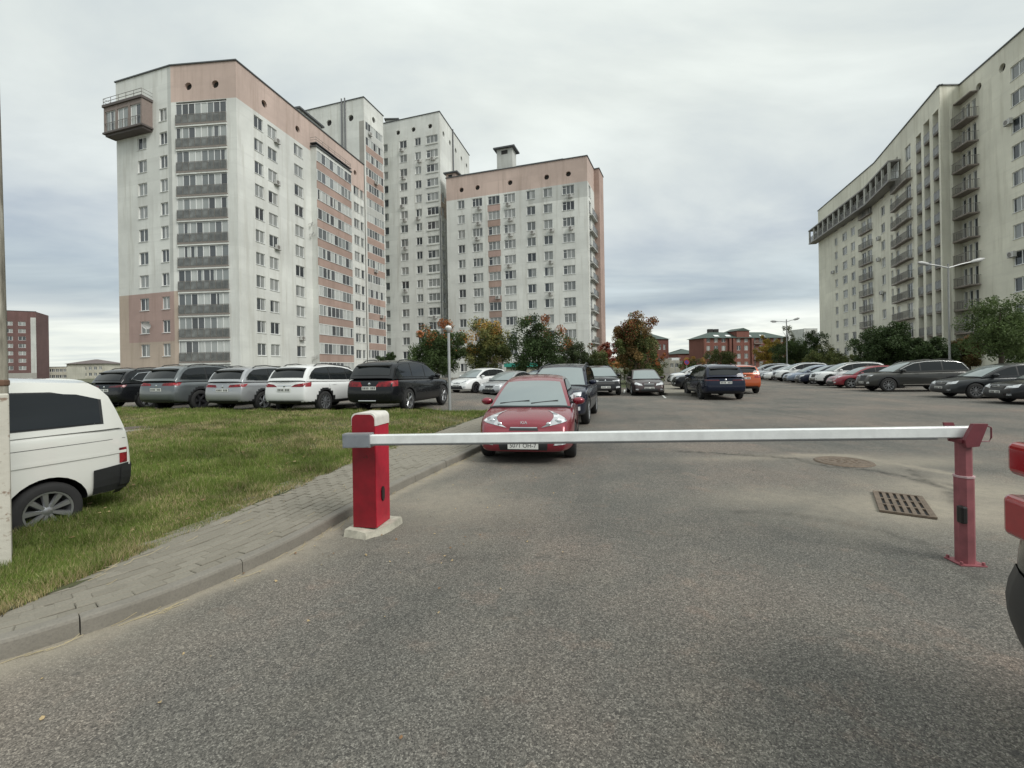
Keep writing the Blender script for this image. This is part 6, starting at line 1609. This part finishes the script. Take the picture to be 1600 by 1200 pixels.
def add_details(C, sty, key):
    if key in _lampc: return _lampc[key]
    P_ = []
    def add(nm, fnlist, mat, off=.007, nu=8, nv=4):
        m_ = MB()
        for fn in fnlist: C.patch(m_, fn, off, nu, nv)
        P_.append((nm, m_.mesh(nm, [mat], 50), (0, 0, 0), None))
    mir = lambda c4: [(-a, z) for a, z in (c4[1], c4[0], c4[3], c4[2])]
    for c4 in (sty['head'], mir(sty['head'])): add('headlight', [C.cyl(1, c4)], sty.get('headm', HEADL))
    for c4 in (sty['fog'], mir(sty['fog'])): add('fog_light', [C.cyl(1, c4)], HEADL, .009, 4, 3)
    add('grille', [C.cyl(1, sty['grille'])], BLK, .006, 12, 4)
    add('air_intake', [C.cyl(1, sty['intake'])], BLK, .005, 12, 4)
    for c4 in (sty['tail'], mir(sty['tail'])): add('tail_light', [C.cyl(-1, c4)], sty.get('tailm', TAILL))
    if sty.get('bar'): add('chrome_bar', [C.cyl(-1, sty['bar'])], CHR, .009, 12, 1)
    add('rear_bumper_trim', [C.cyl(-1, [(-40, .30), (40, .30), (40, .44), (-40, .44)])], BLK, .006, 12, 3)
    g = sty['grille']; add('chrome_trim', [C.cyl(1, [(g[3][0], g[3][1] - .015), (g[2][0], g[2][1] - .015), g[2], g[3]])], CHR, .011, 12, 1)
    for end, z in ((1, sty['grille'][2][1] + (.03 if sty is not None else 0)), (-1, sty['rz'] + .13)):
        q = C.cast(Vector((end * 4, 0, z)), Vector((-end, 0, 0)), .004)
        if q: m_ = MB(); m_.lathe([(.001, .012), (.035, .010), (.048, .0)], 14, 0, 'y', Matrix.Translation((q.x, 0, z)) @ Matrix.Rotation(math.radians(-90 * end), 4, 'Z')); P_.append(('badge', m_.mesh('badge', [CHR], 50), (0, 0, 0), None))
    add('tailgate_seam', [C.cyl(-1, [(-38, .46), (38, .46), (38, .468), (-38, .468)])], BLK, .003, 12, 1)
    sfx = 1
    m_ = MB(); m_.box(-.006, .006, -.26, .26, -.056, .056, 0); P_plate = m_.mesh('number_plate', [PLT])
    m_ = MB(); 
    for i, x in enumerate(np.linspace(-.21, .21, 8)):
        if i != 4: m_.box(.0063, .0078, x - .017, x + .017, -.033, .033)
    P_chars = m_.mesh('plate_characters', [TXT])
    for end, z in ((1, sty['pz']), (-1, sty['rz'])):
        q = C.cast(Vector((end * 4, 0, z)), Vector((-end, 0, 0)), .012)
        P_.append(('number_plate', P_plate, (q.x, 0, z), (end, P_chars)))
    _lampc[key] = P_
    return P_
def place_car(kind, col, label, cat, group, pos, ang, ref='c', sty=None, sp=5, dark=False, z=0.0, skip=(), rimf=.66, chars=True):
    """ang: heading (deg, anticlockwise from +x) ; ref: 'f' pos is the front bumper centre, 'r' rear, 'c' middle"""
    C = _cars.get(kind) or build_kind(kind); k = C.k
    th = math.radians(ang); d = Vector((math.cos(th), math.sin(th), 0)); p = Vector((pos[0], pos[1], 0))
    if ref == 'f': p -= d * C.L / 2
    if ref == 'r': p += d * C.L / 2
    nm = {'van': 'parked_van'}.get(kind, 'parked_car')
    if z == 0: z = float(lotz(p.x, p.y))
    root = thing(nm, label, cat, (p.x, p.y, z), th, group)
    st = dict(STY[kind]); key = kind
    if sty: st.update(sty[1]); key = sty[0]
    if key == 'redcar': skip = tuple(skip) + ('badge',)
    for (n, me, loc, ex) in C.parts + add_details(C, st, key):
        if n in skip: continue
        o = link(n, me, root, loc)
        if isinstance(ex, tuple):
            o.rotation_euler = (0, 0, 0 if ex[0] > 0 else math.pi); link('plate_characters', ex[1], o)
        recolor(o, PA[col])
    if kind != 'van' and label and 'hatchback facing' not in label: root.scale = (random.uniform(.97, 1.02), random.uniform(.98, 1.01), random.uniform(.95, 1.03))
    t, r_ = wheel_mesh(k['R'], k['R'] * rimf, sp, dark)
    for sx_ in (k['axf'], k['axr']):
        for sg in (-1, 1):
            o = link('wheel', t, root, (C.S(sx_), sg * (C.W / 2 - .125), k['R'])); 
            o.rotation_euler = (0, random.uniform(0, 1.2), 0 if sg > 0 else math.pi); link('rim', r_, o)
    return root
RDA = math.degrees(math.atan2(RD.y, RD.x)); G_L = 'cars parked in a row beyond the lawn'; G_R = 'cars parked in a row on the right side'; G_M = 'cars parked in front of the trees'
# the red hatchback
fa = gp(826, 712); FRW = Vector((.16, 7.55, 0))
LETI = lambda: None
red = place_car('hatch', 'red', 'shiny dark red hatchback facing us right behind the boom', 'car', None, FRW, RDA + 5.5 + 180, 'f', sty=('redcar', dict(pz=.335, head=[(19, .62), (47, .72), (51, .87), (33, .74)], grille=[(-16, .575), (16, .575), (15, .63), (-15, .63)], intake=[(-23, .255), (23, .255), (23, .44), (-23, .44)], fog=[(28, .34), (38, .36), (38, .42), (30, .43)])), sp=10)
CR = _cars['hatch']
q = CR.cast(Vector((4, 0, .70)), Vector((-1, 0, 0)), .006); 
m_ = MB()
for k in range(28):
    pass
text_obj('KIA', .075, red, (q.x + .004, 0, .705), (math.radians(68), 0, math.radians(90)), CHR, 'brand_letters')
q = CR.cast(Vector((4, 0, .335)), Vector((-1, 0, 0)), .013)
for ch in list(red.children):
    if ch.name.startswith('number_plate'):
        for c in list(ch.children):
            if ch.location.x > 0: bpy.data.objects.remove(c)
        if ch.location.x > 0: text_obj('5071 OH-7', .098, ch, (.0075, .0, 0), (math.radians(90), 0, math.radians(90)), TXT, 'plate_characters', .0006)
for sg in (-1, 1):
    m_ = MB()
    for a in ((27, .675), (37, .725)):
        fn = CR.cyl(1, [(sg * a[0], a[1])] * 4); p_ = CR.cast(*fn(0, 0), .0); 
        if p_: m_.lathe([(.001, .03), (.03, .022), (.042, .0), (.001, -.0)], 16, 0, 'y', Matrix.Translation(p_) @ Matrix.Rotation(math.radians(-90), 4, 'Z') @ Matrix.Diagonal((1, .5, 1, 1)))
    m_.obj('lamp_projector', CHR, red, smooth=60)
# wiper
m_ = MB()
for v0, v1 in ((-.75, .0), (.05, .72)):
    a = Vector(CR.topp(1.10, interp(CR.ss, 1.10), v0)); b = Vector(CR.topp(1.16, interp(CR.ss, 1.16), v1)); m_.tube([a + Vector((0, 0, .02)), b + Vector((0, 0, .025))], .009, 5)
m_.obj('wiper', BLK, red)
# dark suv behind it
place_car('bigsuv', 'navy', 'dark blue suv parked right behind the red hatchback', 'car', None, (1.06, 12.35), RDA + 180, 'f', sp=10)
# left row, tails towards us
rl = [('bigsuv', 'black', (-4.7, 14.7), 'black suv with big red lamps, rightmost in the row beyond the lawn', dict(tail=[(14, .86), (52, .88), (54, 1.06), (20, 1.02)]), 5),
      ('suv', 'white', (-7.6, 14.9), 'white suv with red tail lamps between the black and the silver suv', dict(tail=[(16, .90), (50, .90), (52, 1.05), (24, .98)], bar=[(-16, .93), (16, .93), (16, .95), (-16, .95)]), 10),
      ('suv', 'silver', (-10.2, 15.7), 'silver suv with chrome strip between the white and the grey suv', dict(tail=[(15, .90), (46, .92), (50, 1.02), (18, .99)], bar=[(-24, .80), (24, .80), (24, .82), (-24, .82)]), 5),
      ('bigsuv', 'grey', (-13.1, 16.4), 'matt grey suv with roof rails left of the silver suv', dict(tail=[(15, .96), (48, .96), (52, 1.08), (18, 1.04)], tailm=TAILL), 5),
      ('bigsuv', 'black', (-16.1, 17.6), 'black suv with chrome window line at the left end of the row', dict(tail=[(14, .94), (48, .94), (50, 1.04), (18, 1.0)], tailm=TAILD), 5)]
for i, (kd, c, p, l_, st, sp) in enumerate(rl):
    if i == 3 or i == 4: kd = 'bigsuv'
    cr_ = place_car(kd, c, l_, 'car', G_L, p, RDA, 'r', sty=('left%d' % i, st), sp=sp, dark=(i == 3))
    if i == 4:
        C = _cars['bigsuv']; k = C.k
        m_ = MB(); P_ = [Vector((C.S(s), -(y_at(k, z) + .015), z)) for s, z in ((2.6, 1.13), (3.9, 1.15), (4.35, 1.25), (4.05, 1.50), (3.0, 1.60))]
        m_.tube(P_, .02, 6); m_.obj('chrome_line', CHR, cr_)
    if i == 0:
        m_ = MB(); C = _cars['bigsuv']; m_.tube([(-C.L / 2 - .05, -.3, .42), (-C.L / 2 - .05, .35, .42)], .02, 6); m_.obj('bumper_step', CHR, cr_)
# middle cars
place_car('hatch', 'white', 'small white hatchback facing us beside the lamp post', 'car', G_M, gp(712, 620), RDA + 180 - 22, 'f', dark=True)
place_car('sedan', 'silver', 'pale beige silver sedan facing us right of the small white hatchback', 'car', G_M, gp(762, 621), RDA + 180 - 18, 'f')
place_car('hatch', 'bluesilver', 'pale car mostly hidden behind the red hatchback roof', 'car', G_M, gp(822, 616), RDA + 180 - 10, 'f')
place_car('bigsuv', 'black', 'black suv facing us with chrome grille under the dark bushes', 'car', G_M, gp(947, 619), -90 - 3, 'f', sty=('blk', dict(bar=None, grille=[(-28, .66), (28, .66), (30, .84), (-30, .84)], head=[(26, .80), (44, .84), (47, .92), (24, .87)])))
place_car('sedan', 'brown', 'dark brown sedan facing us in front of the maple', 'car', G_M, gp(1015, 619), -90 - 9, 'f', sty=('brn', dict(grille=[(-16, .52), (16, .52), (18, .66), (-18, .66)])))
place_car('suv', 'white', 'white suv seen from the side behind the traffic island', 'car', None, (gp(1040, 602)[0] - .2, 36), 180 - 8, 'f', dark=True)
place_car('suv', 'black', 'black crossover seen from the side partly behind the dark blue suv', 'car', None, (gp(1052, 611)[0], 29), 180 - 12, 'f')
place_car('bigsuv', 'navy', 'dark navy suv standing in the lane with its tail to us', 'car', None, gp(1136, 626), RDA + 6, 'r', sty=('nvy', dict(tail=[(16, .95), (48, .95), (50, 1.01), (18, 1.0)], tailm=TAILD, rz=.86)), sp=10, dark=True)
place_car('suv', 'orange', 'bright orange suv just beyond the navy one', 'car', None, gp(1166, 616), RDA + 4, 'r', sty=('org', dict(tail=[(26, .92), (46, .92), (48, 1.04), (28, 1.02)], rz=.9)))
# right row, noses towards the lane
base = Vector((17.55, 17.0, 0)); hd = RDA + 90
rr = [(.3, 'sedan', 'black', 'glossy black sedan, nearest in the right hand row'), (3.6, 'sedan', 'darkgrey', 'dark blue grey sedan with clear headlamps second in the right row'), (9.0, 'bigsuv', 'olivegrey', 'long grey brown suv with chrome roof line standing apart in the right row'),
      (13.0, 'hatch', 'crimson', 'dark red crossover between the grey brown suv and a white car'), (16.2, 'suv', 'white', 'white suv beyond the dark red crossover'), (19.2, 'sedan', 'navy', 'dark blue sedan beyond the white suv in the right row'),
      (22.2, 'sedan', 'bluesilver', 'blue silver sedan far along the right row'), (25.4, 'suv', 'white', 'second white suv further along the right row'), (28.6, 'sedan', 'white', 'white sedan near the far end of the right row'), (31.8, 'hatch', 'silver', 'silver hatchback at the far end of the right row'), (35.0, 'suv', 'silver', 'last silver suv of the right row by the distant lamp')]
for i, (s, kd, c, l_) in enumerate(rr):
    p = base + RD * s + RP * (.75 if i < 2 else .1)
    cr_ = place_car(kd, c, l_, 'car', G_R, p, hd, 'f', sp=10 if i in (2, 1) else 5, sty=('right_suv', dict(head=[(24, .82), (44, .86), (48, .92), (22, .88)])) if i == 2 else None)
    if i == 2:
        C = _cars['bigsuv']; k = C.k
        for sg in (-1, 1):
            m_ = MB(); P_ = [Vector((C.S(s_), sg * (y_at(k, interp(C.ss, s_) - .05) + .012), interp(C.ss, s_) - .05)) for s_ in (1.5, 1.85, 2.2, 2.8, 3.5, 4.1, 4.35)]
            m_.tube(P_ + [Vector((C.S(4.6), sg * (y_at(k, 1.16) + .01), 1.17))], .017, 6); m_.obj('chrome_line', CHR, cr_)
            m_ = MB(); C.patch(m_, C.sidep(sg, [(C.S(3.2), .40), (C.S(1.6), .38), (C.S(1.6), .42), (C.S(3.2), .44)]), .02, 8, 1); m_.obj('chrome_sill', CHR, cr_)
b2_ = base + RP * 11.5
for s, kd, c, l_ in ((-1.5, 'sedan', 'black', 'dark car in the second row behind the nearest black sedan'), (3.0, 'suv', 'darkgrey', 'dark suv in the second row behind the dark sedan'), (6.2, 'suv', 'silver', 'silver roofed car in the second row behind the right hand cars'), (9.4, 'hatch', 'grey', 'grey hatchback in the second row behind the grey brown suv'), (12.8, 'sedan', 'white', 'white car roof showing behind the dark red crossover')):
    place_car(kd, c, l_, 'car', 'cars in the second row at the right', b2_ + RD * s, hd + 180, 'r')
# white van at the left
vh = 180 + math.degrees(math.atan2(.93, .36))
vx = Vector((-4.66, 4.50, 0)); vd = Vector((math.cos(math.radians(vh)), math.sin(math.radians(vh)), 0))
C = _cars.get('van') or build_kind('van')
side = Vector((-vd.y, vd.x, 0))   # left of heading
# camera sees the flank on the camera side; axle point given on that flank
ctr_v = vx + vd * (-(C.L / 2 - KINDS['van']['axr']) + 0) * -1
flank = -1 if side.dot(-vx) < 0 else 1
ctr_v = vx - side * flank * (C.W / 2) + vd * (KINDS['van']['axr'] - C.L / 2)
van = place_car('van', 'cream', 'boxy white van with tinted rear side window parked on the grass', 'van', None, (ctr_v.x, ctr_v.y), vh, 'c', sp=9, rimf=.66, skip=('door_handle', 'door_seam', 'mirror', 'badge'), z=-.005)
for sg in (-1, 1):
    for nm, zz0, dz, m__, off_, x0, x1 in (('crease_shade', .925, .005, BLK, .003, 2.2, -C.L / 2 + .1), ('side_moulding', .762, .03, PA['cream'], .012, 2.0, -C.L / 2 + .1)):  # shade of the body crease drawn on as a thin black strip
        m_ = MB(); C.patch(m_, C.sidep(sg, [(x1, zz0), (x0, zz0), (x0, zz0 + dz), (x1, zz0 + dz)]), off_, 24, 1); m_.obj(nm, m__, van)
    m_ = MB(); C.patch(m_, C.sidep(sg, [(-C.L / 2 + .09, .30), (C.S(KINDS['van']['axr'] + .36), .30), (C.S(KINDS['van']['axr'] + .36), .62), (-C.L / 2 + .09, .645)]), .022, 8, 5); m_.obj('bumper_corner', BLK, van)
m_ = MB(); C.patch(m_, C.cyl(-1, [(-46, .34), (46, .34), (46, .62), (-46, .62)]), .03, 20, 4); m_.obj('bumper', BLK, van)
# dark suv at the right edge of the frame, tail towards the barrier
ev = Vector((3.09, 1.80, 0))
edge = place_car('bigsuv', 'darkgreen', 'black suv with stacked red lamps, only its corner inside the right edge', 'car', None, ev, RDA + 180 - 4, 'r', sty=('edge', dict(tail=[(40, .90), (52, .90), (52, 1.10), (42, 1.10)])))
C = _cars['bigsuv']
for z0, z1, xo in ((1.14, 1.29, .015), (.86, 1.05, .0)):
    m_ = MB(); m_.box(-.10, .10, -.055, .055, z0, z1); o = m_.obj('tail_light', simple('red_lamp_gloss', (.30, .006, .012), .15, coat=1.0, var=.1, scale=9), edge)
    sgn = 1 if Vector((-math.sin(edge.rotation_euler.z), math.cos(edge.rotation_euler.z), 0)).dot(-ev) > 0 else -1
    o.location = (-C.L / 2 + .16, sgn * (C.W / 2 - .14 - xo * 1.2), 0)
    b_ = o.modifiers.new('b', 'BEVEL'); b_.width = .03; b_.segments = 4
m_ = MB(); C.patch(m_, C.cyl(-1, [(-62, .12), (62, .12), (62, .72), (-62, .72)]), .0, 24, 8)
for i_, v_ in enumerate(m_.v):
    f_ = .052 * max(0.05, 1 - abs((v_[2] - .44) / .30) ** 2.2); d_ = Vector((v_[0] + C.L / 2 - 1.0, v_[1], 0)).normalized(); m_.v[i_] = (v_[0] + d_.x * f_, v_[1] + d_.y * f_, v_[2])
m_.obj('bumper', BLK, edge, smooth=60)
